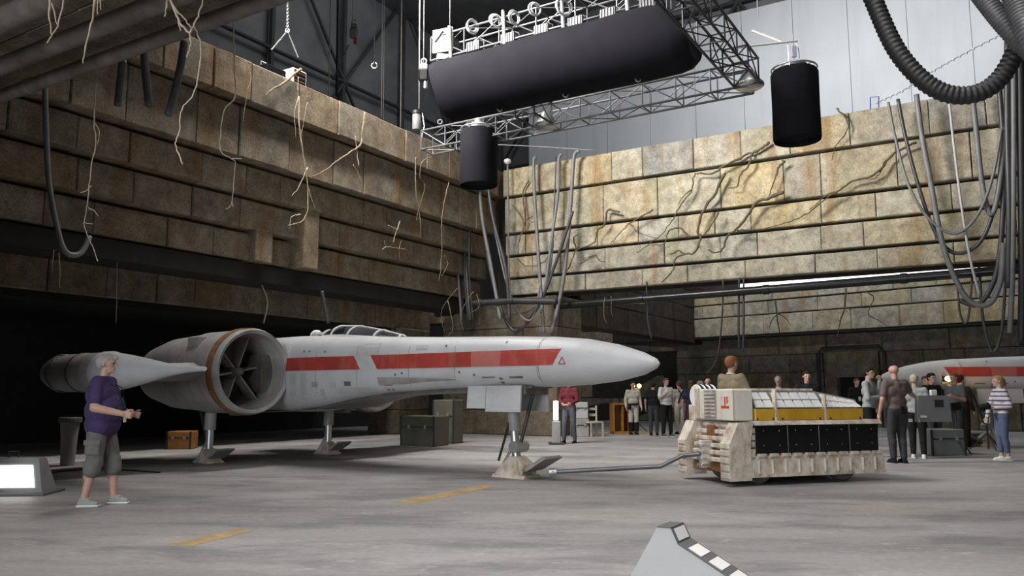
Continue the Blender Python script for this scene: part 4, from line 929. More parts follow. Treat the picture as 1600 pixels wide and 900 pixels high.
nb_ = at_t(793, 252, TW - 0.35); tag(MB().lathe([(0, -0.1), (0.1, -0.06), (0.12, 0), (0.1, 0.06), (0, 0.1)], nb_, n=14).build('globe_lamp', WHITEP, smooth=True, recenter=True), 'small white lamp knob on the corner of the far right wall', 'lamp')
G2 = 'cables bundled in the corner beneath the left drum lantern'
for i, (u0, u1, u2, rr) in enumerate(((712, 714, 718, 0.05), (722, 724, 728, 0.04), (733, 729, 726, 0.045), (745, 752, 768, 0.055), (756, 768, 790, 0.05), (704, 707, 715, 0.035), (738, 735, 733, 0.03))):
    wcab([(u0, 225), (u1, 330), (u2, 420), (u2 + (6 if i != 3 else 14), 500)], rr, '%s cable from the left in the corner bundle beneath the left drum lantern' % ['second', 'third', 'fourth', 'sixth', 'seventh', 'first', 'fifth'][i], CABLEL if i % 2 else CABLE, TW - 1.0 - i * 0.05, G2)
wcab([(762, 290), (775, 370), (800, 470), (830, 500), (845, 440)], 0.03, 'thin cable swinging out from the corner bundle', CABLEL, TW - 0.8)
wcab([(752, 300), (765, 420), (800, 515), (840, 480), (872, 400), (895, 330)], 0.05, 'dark cable looping from the corner bundle to the three conduits', CABLE, TW - 0.6)
RC = 'cables draped over the right end of the far right wall'
for lab, pts, rr, mm in (
    ('leftmost thin cable draped over the right end of the wall', [(1388, 160), (1400, 220), (1420, 290), (1450, 340), (1490, 365), (1525, 340), (1550, 280), (1565, 200)], 0.035, CABLEL),
    ('second cable looping over the right end of the wall', [(1403, 155), (1415, 215), (1435, 290), (1460, 360), (1490, 395), (1530, 380), (1555, 320), (1568, 230)], 0.045, CABLE),
    ('thick capped conduit slanting down the right end of the wall', [(1432, 148), (1440, 210), (1455, 290), (1470, 370), (1490, 430), (1515, 470), (1545, 475), (1563, 440), (1568, 380)], 0.065, CABLEL),
    ('pale straight cable down the right end of the wall', [(1483, 160), (1492, 240), (1502, 320), (1515, 400), (1530, 460)], 0.03, ROPE),
    ('thick conduit with a round cap near the right end of the wall', [(1518, 135), (1525, 200), (1535, 290), (1548, 335), (1560, 300), (1570, 200)], 0.06, CABLEL),
    ('thick dark conduit bending beneath the right end of the wall', [(1560, 120), (1568, 240), (1566, 350), (1556, 430), (1530, 475), (1500, 470)], 0.06, CABLE),
    ('dark vertical conduit left of the right-hand cable column', [(1574, 60), (1574, 200), (1577, 330), (1575, 450)], 0.07, CABLE),
    ('grey vertical conduit in the right-hand cable column', [(1583, 60), (1584, 240), (1582, 420), (1578, 520)], 0.06, CABLEL),
    ('black vertical conduit at the edge of the right-hand cable column', [(1594, 60), (1596, 240), (1598, 420), (1596, 540)], 0.09, BLACKRUB)):
    wcab(pts, rr, lab, mm, TW - 0.45 - random.uniform(0, 0.25), RC)
LC = 'thin cables hanging below the far right wall'
for lab, pts, rr in (('thin cable hanging right of the corner in front of the dark lintel', [(1010, 440), (1012, 500), (1018, 530)], 0.02), ('left thin cable hanging before the lower right wall', [(1130, 436), (1128, 500), (1120, 560), (1105, 583)], 0.025), ('middle thin cable hanging before the lower right wall', [(1155, 434), (1154, 500), (1155, 545)], 0.03), ('right thin cable hanging before the lower right wall', [(1162, 434), (1162, 500), (1161, 550)], 0.03),
                     ('cable loop hanging beneath the right end of the service pipe', [(1495, 424), (1500, 490), (1512, 500), (1520, 422)], 0.025), ('long cable loop hanging low at the right over the second craft', [(1530, 418), (1536, 500), (1552, 550), (1566, 510), (1572, 416)], 0.035)):
    wcab(pts, rr, lab, CABLE, TW + 0.3, LC)
# long hose and hanging stubs at the left
cab('hanging_hose', [at_y(70, 130, 12.6), at_y(72, 200, 12.6), at_y(76, 280, 12.6), at_y(88, 350, 12.6), at_y(102, 393, 12.6), at_y(125, 396, 12.8), at_y(140, 370, 13)], 0.045, 'long grey hose drooping at the far left under the beam', CABLEL, 'hose', n=10)
for lab, pts in (('short grey hose end hanging left of the wall top', [(192, 95), (188, 130), (184, 165)]), ('second short grey hose end hanging beside the wall top', [(225, 80), (228, 120), (233, 165)]), ('thick slanting hose end in front of the wall top', [(288, 65), (282, 105), (270, 155), (262, 180)])):
    cab('hanging_hose', [at_y(u, v, 11.8) for u, v in pts], 0.06, lab, GREYRUB, 'hose', n=10)
for i, (pts, lab) in enumerate((([(405, 305), (430, 360), (408, 430), (418, 470), (412, 505)], 'thin cable hanging above the engine pods'), ([(503, 455), (508, 480), (513, 505)], 'dark pipe dropping to the craft behind the canopy'))):
    cab('hanging_cable', [at_y(u, v, 19.5) for u, v in pts], 0.018 + 0.03 * i, lab, CABLE if i else ROOT, 'cable')
swag = [(60, 368), (110, 378), (150, 385), (200, 408), (230, 405), (280, 410), (330, 425), (370, 415)]
cab('wall_cable', [at_s(u, v, -16.85) for u, v in swag], 0.03, 'black cable draped along the ledge of the lower left wall', BLACKRUB, 'cable')
# light string across the backdrop
ls = thing('light_string', 'sagging string of small clear bulbs across the grey backdrop at the right', 'light string', at_t(1370, 160, 27))
sp_ = [at_t(u, v, 27) - Vector(ls.location) for u, v in ((1370, 160), (1410, 142), (1460, 110), (1510, 82), (1562, 55))]
MB().tube(spline(sp_, 8), 0.012, 5).build('wire', CABLEL, ls)
for p in spline(sp_, 5): MB().lathe([(0, -0.07), (0.035, -0.03), (0.035, 0.02), (0, 0.05)], p, n=8).build('bulb', WHITEP, ls)
cab('safety_line', [at_y(778, 226, 25), at_y(840, 229, 25), at_y(930, 235, 25)], 0.014, 'white safety line stretched above the corner of the far right wall', ROPE, 'line')
hb = MB(); hp = [at_t(u, v, TW + 0.15) for u, v in ((1360, 170), (1360, 152), (1373, 151), (1373, 169))]; hb.tube(hp, 0.018, 6)
tag(hb.build('handle_bracket', mat('blue_enamel', (0.1, 0.14, 0.4), 0.5), recenter=True), 'small blue handle on top of the far right wall', 'bracket')
# ================================================================== VINES AND ROOTS
def root_path(name, segs, P, r, label, mm, jit=0.02, group=None, cat='root'):
    main = None
    for i, seg in enumerate(segs):
        pts = spline([P(u, v) for u, v in seg], 5, jit); n = len(pts)
        r = r * (0.8 if mm is VINE else 0.72) if not i else r
        rad = [max(0.006, r * (0.7 if i else 1.0) * (1 - 0.65 * k / n) * random.uniform(0.85, 1.15)) for k in range(n)]
        m = MB().tube(pts, rad, 6)
        if main is None:
            main = tag(m.build(name, mm, smooth=True, recenter=True), label, cat, group)
        else:
            for q in m.v: q -= main.location
            m.build('side_root', mm, main, smooth=True)
    return main
PV = lambda u, v: at_t(u, v, TW - 0.13)
VG = 'vines creeping over the far right wall'
for lab, segs, r in (
    ('olive vine curling at the right of the drum lantern shadow', [[(1202, 222), (1190, 232), (1176, 240), (1170, 258), (1156, 275), (1150, 292), (1138, 293)]], 0.05),
    ('gnarled olive vine ending in a hook low on the wall', [[(1225, 300), (1200, 310), (1180, 318), (1170, 335), (1150, 358), (1137, 368), (1130, 388), (1118, 395), (1106, 390)], [(1150, 360), (1165, 360), (1180, 359)]], 0.06),
    ('long vine running from the top course down the middle', [[(1180, 236), (1150, 250), (1128, 262), (1112, 272), (1086, 272), (1080, 297), (1060, 325), (1050, 345), (1028, 371), (995, 395)], [(1080, 297), (1068, 305), (1060, 320)]], 0.04),
    ('tangled vine dropping down the middle to the lowest course', [[(1133, 270), (1118, 300), (1100, 328), (1090, 358), (1094, 372), (1086, 394), (1070, 397), (1055, 405), (1051, 423), (1034, 441)], [(1122, 330), (1110, 355), (1098, 370)], [(1070, 397), (1060, 392), (1048, 398)]], 0.055),
    ('thin forked vine in the middle of the third course', [[(1020, 328), (988, 347), (970, 362), (954, 381)], [(985, 350), (1000, 365), (1025, 372)]], 0.03),
    ('crooked vine right of the three conduits', [[(968, 332), (950, 329), (945, 350), (933, 362), (928, 380), (902, 390), (892, 410), (878, 437)], [(902, 390), (896, 372), (905, 365)]], 0.045),
    ('small arched vine left of the tangled vine', [[(1078, 372), (1063, 356), (1045, 362), (1038, 380), (1020, 384)]], 0.04),
    ('long vine crossing the right half of the wall', [[(1432, 223), (1392, 244), (1378, 262), (1362, 275), (1330, 283), (1308, 300), (1288, 312), (1262, 333), (1228, 348), (1195, 357)], [(1392, 244), (1380, 255), (1372, 275), (1352, 280)], [(1310, 300), (1290, 305), (1265, 328)]], 0.04),
    ('short dark vine beneath the right drum lantern', [[(1226, 252), (1216, 262), (1211, 280), (1202, 305)]], 0.045),
    ('pale tendril over the top course right of the drum lantern', [[(1308, 170), (1318, 180), (1325, 192), (1320, 210), (1305, 230), (1300, 250)]], 0.03),
    ('forked vine left of the three conduits', [[(826, 282), (818, 300), (820, 345), (812, 372), (809, 398)], [(832, 338), (824, 342), (818, 352)], [(800, 320), (812, 335), (818, 350)]], 0.035),
    ('thin vine looping low between the conduits', [[(808, 405), (822, 416), (842, 413), (860, 398), (868, 372)]], 0.025),
    ('short coiled vine on the lowest left courses', [[(920, 402), (930, 400), (938, 408), (946, 409)], [(905, 412), (918, 406), (930, 402)], [(925, 423), (940, 418)]], 0.035)):
    root_path('creeping_vine', segs, PV, r, lab, VINE, 0.022, VG, 'vine')
PVB = lambda u, v: Vector(at_y(u, v, 31.5 - (u - 1200) * 0.014)) 
PS = lambda u, v: at_s(u, v, SW + 0.12)
LG = 'roots hanging on the left wall'
for lab, segs, r, mm in (
    ('thick bark root lying across the top course of the left wall', [[(470, 108), (455, 120), (440, 132), (425, 140), (415, 150)]], 0.05, ROOTB),
    ('thick pale root sweeping left across the second course', [[(570, 175), (566, 205), (564, 225), (548, 238), (525, 253), (510, 265), (488, 277)]], 0.045, ROOTB),
    ('white branching root hanging in front of the left wall', [[(466, 150), (468, 200), (474, 245), (481, 290), (480, 330), (470, 347), (450, 352)], [(480, 262), (468, 290), (456, 307)], [(481, 290), (486, 308), (493, 326)], [(470, 335), (455, 340), (453, 358)]], 0.03, ROOT),
    ('loose pale root hanging beneath the truss corner', [[(650, 245), (649, 265), (650, 300), (655, 330), (658, 370)], [(675, 246), (660, 252), (656, 275), (664, 290), (655, 322), (650, 345)]], 0.03, ROOTB),
    ('long thin root hanging at the corner end of the left wall', [[(702, 285), (695, 310), (690, 345), (690, 400), (686, 440)], [(690, 350), (700, 370), (712, 372)], [(694, 400), (700, 412), (690, 432)]], 0.028, ROOTB),
    ('short tangled root low on the left wall', [[(598, 390), (604, 386), (620, 388), (637, 390)], [(603, 387), (600, 375)], [(624, 388), (627, 376)], [(624, 388), (624, 405)]], 0.03, ROOTB),
    ('thin twig root beside the middle buttress', [[(625, 345), (620, 360), (614, 378)], [(620, 358), (606, 352)]], 0.018, ROOT),
    ('dangling fine roots right of the lamp box', [[(466, 120), (465, 150), (460, 180), (462, 215)], [(480, 160), (475, 190), (470, 215)], [(384, 95), (392, 120), (385, 150), (380, 190)]], 0.016, ROOT),
    ('fine root trailing over the second course', [[(560, 260), (558, 235), (555, 212)], [(552, 258), (560, 270), (564, 285)]], 0.018, ROOT)):
    root_path('hanging_root', segs, PS, r, lab, mm, 0.012, LG)
NG = 'roots hanging from the overhead beam'
for lab, segs, y, r in (
    ('pale forked root at the top left edge', [[(77, -20), (78, 30), (81, 55)], [(104, -20), (92, 34), (82, 53), (73, 67)], [(82, 5), (88, 30), (90, 40)]], 6.9, 0.016),
    ('straight pale root hanging over the pipes', [[(149, -20), (144, 30), (136, 64), (130, 99)], [(153, -10), (153, 22)], [(157, -10), (158, 15)]], 6.9, 0.017),
    ('thick Y-shaped pale root hanging over the pipes', [[(262, -15), (274, 20), (284, 40), (296, 50), (304, 38), (313, 15), (322, -15)], [(296, 50), (298, 70), (292, 90)], [(270, 8), (287, 28), (300, 44)], [(262, 0), (257, 26)], [(280, 35), (282, 48)]], 7.2, 0.021),
    ('long curling root left of the wall top', [[(304, 42), (313, 68), (311, 110), (303, 146), (284, 171), (281, 200), (274, 225), (279, 241), (285, 257)]], 7.3, 0.012),
    ('long kinked root ending in a small fork', [[(363, 5), (365, 60), (366, 110), (368, 150), (350, 173), (345, 210), (343, 226), (347, 240), (362, 248), (368, 256), (365, 290), (362, 318), (353, 327)], [(362, 248), (378, 248)], [(362, 314), (364, 323)]], 11.0, 0.016),
    ('long ragged root hanging in the dark at far left', [[(150, 130), (147, 190), (150, 222), (142, 262), (138, 310), (132, 345), (134, 360), (145, 385), (153, 408)], [(143, 290), (135, 298), (125, 301)], [(138, 325), (148, 330), (153, 338)], [(133, 348), (145, 350)], [(147, 190), (155, 205), (152, 225)]], 11.5, 0.015),
    ('thin root strand hanging below the left wall', [[(92, 395), (94, 450)], [(84, 390), (81, 425)]], 14.0, 0.011),
    ('faint root strand hanging above the engine pods', [[(183, 400), (183, 450), (181, 505)]], 16.0, 0.012)):
    root_path('hanging_root', segs, lambda u, v, y=y: at_y(u, v, y), r, lab, ROOT, 0.006, NG)
for lab, segs, y, r in (
    ('tangle of thin roots on the corner pier', [[(700, 470), (708, 510), (700, 525)], [(715, 450), (690, 485), (695, 520)], [(740, 455), (720, 490), (725, 520)], [(745, 460), (748, 480), (735, 488)]], 24.5, 0.025),
    ('roots hanging from the dark lintel right of the corner pier', [[(945, 465), (943, 490), (948, 505)], [(955, 462), (955, 485), (957, 495)]], 23.5, 0.02),
    ('forked vine on the left part of the lower right wall', [[(1212, 470), (1214, 495), (1218, 520)], [(1214, 490), (1225, 495), (1235, 508)], [(1214, 492), (1206, 500), (1202, 512)]], 31.5, 0.05),
    ('thin double vine hanging across the lower right wall', [[(1322, 450), (1320, 480), (1312, 505), (1308, 528)], [(1350, 455), (1365, 465), (1356, 490), (1372, 500), (1390, 512)]], 29.5, 0.045)):
    root_path('hanging_root', segs, lambda u, v, y=y: at_y(u, v, y), r, lab, ROOTB if y < 25 else VINE, 0.01)
# ================================================================== BACKGROUND EQUIPMENT
def tube_light():
    p = floor_at(869, 21.5); r = thing('tube_light', 'glowing white vertical tube light on a stand beneath the nose', 'light', p)
    MB().bevbox((-0.1, -0.1, 0.02), (0.12, 0.12, 0.6), 0.02).build('stand_box', HULLG, r); MB().bevbox((-0.2, -0.2, 0), (0.2, 0.2, 0.05), 0.01).build('base', DARKMETAL, r)
    MB().lathe([(0, 0.62), (0.065, 0.63), (0.065, 1.12), (0, 1.13)], n=14).build('glowing_tube', emit('tube_light_glow', (1, 1, 1), 4.0), r, smooth='auto')
tube_light()
def crate(name, u, y, w, d, h, rz, label, mm, z=0.0, cat='crate', trim=DARKMETAL):
    p = floor_at(u, y); p.z = z; r = thing(name, label, cat, p, rz)
    MB().bevbox((-w / 2, -d / 2, 0.0), (w / 2, d / 2, h), 0.015).build('case_body', mm, r)
    for x in (-w / 2, w / 2): MB().bbox((x - 0.02, -d / 2 - 0.012, 0.0), (x + 0.02, -d / 2 + 0.02, h)).build('edge_strip', trim, r)
    MB().bbox((-w / 2, -d / 2 - 0.012, h * 0.62), (w / 2, -d / 2 + 0.01, h * 0.62 + 0.025)).build('lid_seam', trim, r)
    for x in (-w / 4, w / 4): MB().bbox((x - 0.03, -d / 2 - 0.03, h * 0.58), (x + 0.03, -d / 2, h * 0.7)).build('latch', STEEL, r)
    return r
# orange wooden box with open front
ob = thing('wooden_box', 'open fronted orange wooden box standing behind the people beneath the nose', 'box', floor_at(975, 27.2), 0.1)
for lo, hi in (((-0.42, -0.25, 0), (-0.36, 0.25, 0.95)), ((0.36, -0.25, 0), (0.42, 0.25, 0.95)), ((-0.1, -0.2, 0), (-0.05, 0.25, 0.9)), ((0.12, -0.2, 0), (0.17, 0.25, 0.9))): MB().bbox(lo, hi).build('upright_board', ORANGEW, ob)
MB().bbox((-0.42, -0.25, 0.95), (0.42, 0.25, 1.0)).build('top_board', ORANGEW, ob); MB().bbox((-0.4, 0.2, 0), (0.4, 0.24, 0.95)).build('back_board', ORANGEW, ob); MB().bbox((-0.42, -0.25, 0.0), (0.42, 0.25, 0.08)).build('sill_board', ORANGEW, ob)
crate('equipment_case', 905, 25.5, 0.5, 0.5, 0.5, 0.1, 'pale grey equipment case stacked on another under the nose', PALEGREY, 0.55)
crate('equipment_case', 906, 25.5, 0.55, 0.55, 0.54, 0.0, 'brown grey equipment case under the pale case beneath the nose', HULLG)
crate('equipment_case', 664, 21.0, 1.0, 0.7, 0.75, -0.5, 'dark olive equipment case under the middle of the craft', OLIVE)
crate('equipment_case', 700, 22.0, 0.6, 0.6, 1.15, -0.4, 'tall olive cabinet under the middle of the craft', OLIVE)
crate('equipment_case', 1468, 17.9, 0.8, 0.6, 0.55, 0.2, 'low grey equipment case behind the person with white shoes', MIDGREY)
crate('equipment_case', 1516, 21.5, 1.2, 0.8, 0.3, 0.1, 'flat dark equipment case under the second craft', OLIVE)
crate('equipment_case', 285, 19.8, 0.55, 0.5, 0.42, 0.0, 'small orange case behind the man with the purple shirt', ORANGEW)
# wooden chair
cs = thing('folding_chair', 'small pale wooden chair beside the stacked cases beneath the nose', 'chair', floor_at(928, 25.2), 0.4)
MB().bbox((-0.22, -0.22, 0.42), (0.22, 0.22, 0.46)).build('seat', CREAM, cs)
for x in (-0.2, 0.2):
    for y in (-0.2, 0.2): MB().bbox((x - 0.02, y - 0.02, 0), (x + 0.02, y + 0.02, 0.42)).build('leg', CREAM, cs)
for x in (-0.2, 0.2): MB().bbox((x - 0.02, 0.18, 0.46), (x + 0.02, 0.22, 0.95)).build('back_post', CREAM, cs)
for z in (0.62, 0.8): MB().bbox((-0.2, 0.185, z), (0.2, 0.215, z + 0.08)).build('back_slat', CREAM, cs)
# red tray on the floor
rt = floor_at(668, 23.0); r = thing('floor_tray', 'flat red tray on the floor under the craft', 'tray', rt, -0.3)
MB().bevbox((-0.45, -0.3, 0), (0.45, 0.3, 0.05), 0.01).build('tray_base', RED, r)
for lo, hi in (((-0.45, -0.3, 0.05), (0.45, -0.27, 0.09)), ((-0.45, 0.27, 0.05), (0.45, 0.3, 0.09))): MB().bbox(lo, hi).build('tray_rim', RED, r)
# grey hanging drum column behind the purple-shirt man
pz = floor_at(105, 15.2); r = thing('support_post', 'grey conical post standing in the dark behind the man in purple', 'post', pz)
MB().lathe([(0.0, 0), (0.12, 0.0), (0.14, 0.5), (0.17, 0.82), (0.18, 0.85), (0, 0.85)], n=18).build('post_body', HULLG, r, smooth='auto'); MB().lathe([(0.19, 0.78), (0.2, 0.8), (0.2, 0.86), (0.19, 0.88)], n=18).build('post_collar', HULLD, r)
# warm work lamps
WARM = emit('warm_lamp_glow', (1.0, 0.62, 0.16), 14.0)
def work_lamp(u, v, y, label, two):
    z = at_y(u, v, y); r = thing('work_lamp', label, 'lamp', (z.x, z.y, 0))
    MB().tube([(0, 0, 0.02), (0, 0, z.z - 0.1)], 0.02, 8).build('stand_pole', DARKMETAL, r)
    for k in range(3): MB().tube([(0, 0, 0.35), (0.35 * math.cos(k * 2.09), 0.35 * math.sin(k * 2.09), 0.015)], 0.014, 6).build('stand_leg', DARKMETAL, r)
    MB().bbox((-0.16, -0.02, z.z - 0.12), (0.16, 0.02, z.z - 0.08)).build('crossbar', DARKMETAL, r)
    for x, rr in (((-0.1, 0.055), (0.1, 0.075)) if two else ((0.0, 0.085),)):
        MB().lathe([(0, -0.07), (rr * 0.8, -0.04), (rr, 0), (rr * 0.8, 0.05), (0, 0.07)], (x, -0.03, z.z), n=14).build('glowing_bulb', WARM, r, smooth=True)
        MB().lathe([(rr * 1.15, 0.07), (rr * 1.2, -0.05), (rr * 0.5, -0.1), (0, -0.1)], (x, 0.06, z.z), n=14).build('reflector', DARKMETAL, r)
    d = bpy.data.lights.new('lamp_light', 'POINT'); d.energy = 25; d.color = (1.0, 0.6, 0.2); d.shadow_soft_size = 0.1
    o = bpy.data.objects.new('lamp_light', d); COL.objects.link(o); o.parent = r; o.location = (0, -0.35, z.z)
work_lamp(994, 603, 28.2, 'warm yellow twin work lamp behind the white-suited people beneath the nose', True)
work_lamp(1481, 592, 20.0, 'warm yellow work lamp shining among the people at the right', False)
def light_stand(u, y, h, label):
    p = floor_at(u, y); r = thing('light_stand', label, 'stand', p)
    MB().tube([(0, 0, 0.03), (0, 0, h)], 0.022, 8).build('pole', DARKMETAL, r)
    for k in range(3): MB().tube([(0, 0, 0.4), (0.4 * math.cos(k * 2.09 + 0.4), 0.4 * math.sin(k * 2.09 + 0.4), 0.015)], 0.016, 6).build('leg', DARKMETAL, r)
    MB().bevbox((-0.12, -0.08, h), (0.12, 0.08, h + 0.18), 0.02).build('head', BLACKP, r)
light_stand(1497, 17.8, 0.95, 'black light stand beside the low case at right')
light_stand(1545, 19.2, 0.9, 'black light stand nearest the woman in the striped top')
# ================================================================== PEOPLE (facing local +Y)
HAIRG = cloth('grey_hair', (0.30, 0.285, 0.265)); HAIRD = cloth('dark_hair', (0.02, 0.016, 0.013)); HAIRB = cloth('brown_hair', (0.10, 0.055, 0.03)); HAIRR = cloth('ginger_hair', (0.20, 0.08, 0.04)); HAIRL = cloth('sandy_hair', (0.28, 0.17, 0.09))
EYEM = mat('dark_eye', (0.02, 0.015, 0.012), 0.2); LIPM = mat('lip_red', (0.30, 0.11, 0.09), 0.5)
def blob(name, m, mm, parent, voxel, it=4):
    o = m.build(name, mm, parent, smooth=True)
    md = o.modifiers.new('remesh', 'REMESH'); md.mode = 'VOXEL'; md.voxel_size = voxel; md.use_smooth_shade = True
    s = o.modifiers.new('smooth', 'SMOOTH'); s.iterations = it; s.factor = 0.5
    return o
def hand(m, w, d, nrm, curl=0.6, k=1.0, right=True):
    d = d.normalized(); nrm = (nrm - d * nrm.dot(d)).normalized(); sd = d.cross(nrm)
    if not right: sd = -sd
    # sd points to the thumb side
    for q in (-0.028, -0.009, 0.010, 0.028): m.capsule(w + sd * q * 0.75 * k, w + (d * 0.085 + sd * q) * k, 0.0155 * k, 0.014 * k, n=8, h=2)
    for q, ln in ((0.031, 0.072), (0.0105, 0.082), (-0.0105, 0.076), (-0.031, 0.06)):
        a = w + (d * 0.088 + sd * q) * k
        b = a + (d * math.cos(curl) + nrm * math.sin(curl)) * ln * 0.5 * k
        c = b + (d * math.cos(curl * 2.2) + nrm * math.sin(curl * 2.2)) * ln * 0.5 * k
        m.capsule(a, b, 0.0105 * k, 0.0095 * k, n=8, h=2); m.capsule(b, c, 0.0095 * k, 0.008 * k, n=8, h=2)
    a = w + (d * 0.03 + sd * 0.032) * k; b = a + (d * 0.6 + sd * 0.55 + nrm * 0.35).normalized() * 0.045 * k; c = b + (d * 0.85 + sd * 0.1 + nrm * 0.4).normalized() * 0.035 * k
    m.capsule(a, b, 0.0145 * k, 0.011 * k, n=8, h=2); m.capsule(b, c, 0.011 * k, 0.009 * k, n=8, h=2)
def person(label, loc, face, H=1.75, build=1.0, belly=0.0, skin=SKIN, shirt=None, sleeve='short', pants=None, plen='long', shoe=None, hair=HAIRD, hstyle='short',
           arms=None, ankles=((0.10, 0.0), (-0.10, 0.0)), sit=False, lean=0.0, head_turn=0.0, voxel=0.013, curl=(0.6, 0.6), group=None, collar=None, lift=0.0):
    rz = math.atan2(face[1], face[0]) - math.pi / 2
    r = thing('person', label, 'person', (loc[0], loc[1], loc[2] + lift), rz, group)
    k = H / 1.75; V3 = lambda x, y, z: Vector((x, y + lean * max(0, z - 0.95), z)) * k
    b = build
    sh = {1: V3(0.185 * b ** 0.5, 0, 1.425), -1: V3(-0.185 * b ** 0.5, 0, 1.425)}
    dfl = {1: ((0.255 * b ** 0.6, -0.03, 1.14), (0.265 * b ** 0.6, 0.06, 0.89)), -1: ((-0.255 * b ** 0.6, -0.03, 1.14), (-0.265 * b ** 0.6, 0.06, 0.89))}
    if arms: dfl.update(arms)
    el = {s: V3(*dfl[s][0]) for s in (1, -1)}; wr_ = {s: V3(*dfl[s][1]) for s in (1, -1)}
    hip = {1: V3(0.09 * b ** 0.5, 0, 0.93), -1: V3(-0.09 * b ** 0.5, 0, 0.93)}
    kn, an = {}, {}
    for s, (ax, ay) in zip((1, -1), ankles):
        if sit: kn[s] = V3(0.13 * s, 0.42, 0.90); an[s] = V3(0.13 * s, 0.45, 0.50)
        else:
            an[s] = V3(ax, ay, 0.085); mid = (hip[s] + an[s]) / 2; kn[s] = mid + Vector((0, 0.03 + 0.05 * abs(ay), 0.01)) * k
    # ---- clothing and body share one skeleton
    def torso(m, g):
        m.capsule(V3(-0.06 * b, 0, 0.97), V3(0.06 * b, 0, 0.97), (0.115 * b + g) * k, flat=0.95)
        m.capsule(V3(-0.05 * b, 0.01 + belly * 0.5, 1.10), V3(0.05 * b, 0.01 + belly * 0.5, 1.10), (0.118 * b + belly + g) * k, flat=0.95)
        m.capsule(V3(-0.085 * b, 0, 1.28), V3(0.085 * b, 0, 1.28), (0.112 * b + g + belly * 0.3) * k, flat=0.9)
        m.capsule(V3(0, 0, 1.0), V3(0, 0, 1.36), (0.115 * b + g) * k, (0.105 * b + g) * k, flat=0.92)
        m.capsule(V3(-0.15 * b ** 0.5, -0.005, 1.405), V3(0.15 * b ** 0.5, -0.005, 1.405), (0.062 + g) * k, flat=1.05)
        m.capsule(V3(0, -0.005, 1.36), V3(0, 0.0, 1.47), (0.085 + g) * k, (0.055 + g * 0.7) * k)
    def upper_arm(m, s, g, f=1.0): m.capsule(sh[s], sh[s].lerp(el[s], f), (0.054 * b ** 0.5 + g) * k, (0.045 * b ** 0.5 + g * (1.3 if f < 1 else 1)) * k)
    def forearm(m, s, g, f=1.0): m.capsule(el[s], el[s].lerp(wr_[s], f), (0.044 * b ** 0.7 + g) * k, (0.029 * b ** 0.5 + g * 0.9) * k)
    def thigh(m, s, g, f=1.0): m.capsule(hip[s], hip[s].lerp(kn[s], f), (0.088 * b ** 0.5 + g) * k, ((0.088 + (0.058 - 0.088) * f) * b ** 0.5 + g) * k)
    def shin(m, s, g, f=1.0):
        m.capsule(kn[s], kn[s].lerp(an[s], f), (0.056 * b ** 0.5 + g) * k, ((0.056 + (0.036 - 0.056) * f) * b ** 0.5 + g) * k)
        c = kn[s].lerp(an[s], 0.28) + Vector((0, -0.018, 0)) * k; m.capsule(c, c + (an[s] - kn[s]) * 0.12, (0.05 * b ** 0.7 + g * 0.6) * k)
    m = MB(); torso(m, -0.012)
    hc = V3(0, 0.02, 1.645); Rm = Matrix.Rotation(head_turn, 3, 'Z')
    hp = lambda x, y, z: hc + Rm @ (Vector((x, y, z)) * k)
    m.capsule(V3(0, -0.005, 1.42), hp(0, -0.01, -0.06), 0.056 * k, 0.054 * k)
    m.capsule(hp(0, -0.022, 0.022), hp(0, 0.022, 0.02), 0.079 * k, 0.076 * k)
    m.capsule(hp(0, 0.03, -0.02), hp(0, 0.042, -0.075), 0.062 * k, 0.04 * k)
    m.capsule(hp(0, 0.07, -0.088), hp(0, 0.072, -0.092), 0.022 * k)
    m.capsule(hp(0, 0.092, 0.012), hp(0, 0.113, -0.022), 0.008 * k, 0.0135 * k, n=8, h=2)
    m.capsule(hp(-0.03, 0.085, 0.022), hp(0.03, 0.085, 0.022), 0.012 * k, n=8, h=2)
    m.capsule(hp(-0.016, 0.088, -0.055), hp(0.016, 0.088, -0.055), 0.010 * k, n=8, h=2)
    for s in (-1, 1): m.capsule(hp(s * 0.078, -0.012, 0.012), hp(s * 0.08, -0.006, -0.03), 0.014 * k, 0.010 * k, n=8, h=2)
    for s in (1, -1):
        upper_arm(m, s, 0); forearm(m, s, 0); thigh(m, s, 0); shin(m, s, 0)
        m.capsule(an[s], an[s] + Vector((0, 0.10, -0.045)) * k, 0.036 * k, 0.028 * k)
        dd = wr_[s] - el[s]; hand(m, wr_[s], dd, Vector((-s, 0.25, 0)), curl[0 if s == 1 else 1], k, s == 1)
    blob('body', m, skin, r, voxel)
    for s in (-1, 1): MB().lathe([(0, -0.012), (0.011, -0.006), (0.013, 0), (0.011, 0.006), (0, 0.012)], hp(s * 0.03, 0.088, 0.004), n=10).build('eye', EYEM, r, smooth=True)
    MB().capsule(hp(-0.02, 0.0955, -0.057), hp(0.02, 0.0955, -0.057), 0.0045 * k, n=6, h=2).build('mouth', LIPM, r, smooth=True)
    if hstyle != 'bald':
        m = MB(); m.capsule(hp(0, -0.035, 0.04), hp(0, 0.02, 0.052), 0.082 * k, 0.072 * k)
        m.capsule(hp(0, -0.045, 0.0), hp(0, -0.05, 0.03), 0.078 * k)
        for s in (-1, 1): m.capsule(hp(s * 0.055, -0.02, 0.0), hp(s * 0.05, 0.025, 0.05), 0.034 * k)
        if hstyle == 'pony': m.capsule(hp(0.0, -0.11, 0.02), hp(0, -0.15, -0.09), 0.045 * k, 0.025 * k); m.capsule(hp(0, -0.06, -0.05), hp(0, -0.04, 0.0), 0.07 * k)
        if hstyle == 'long': m.capsule(hp(0, -0.05, -0.12), hp(0, -0.04, 0.0), 0.085 * k)
        blob('hair', m, hair, r, voxel)
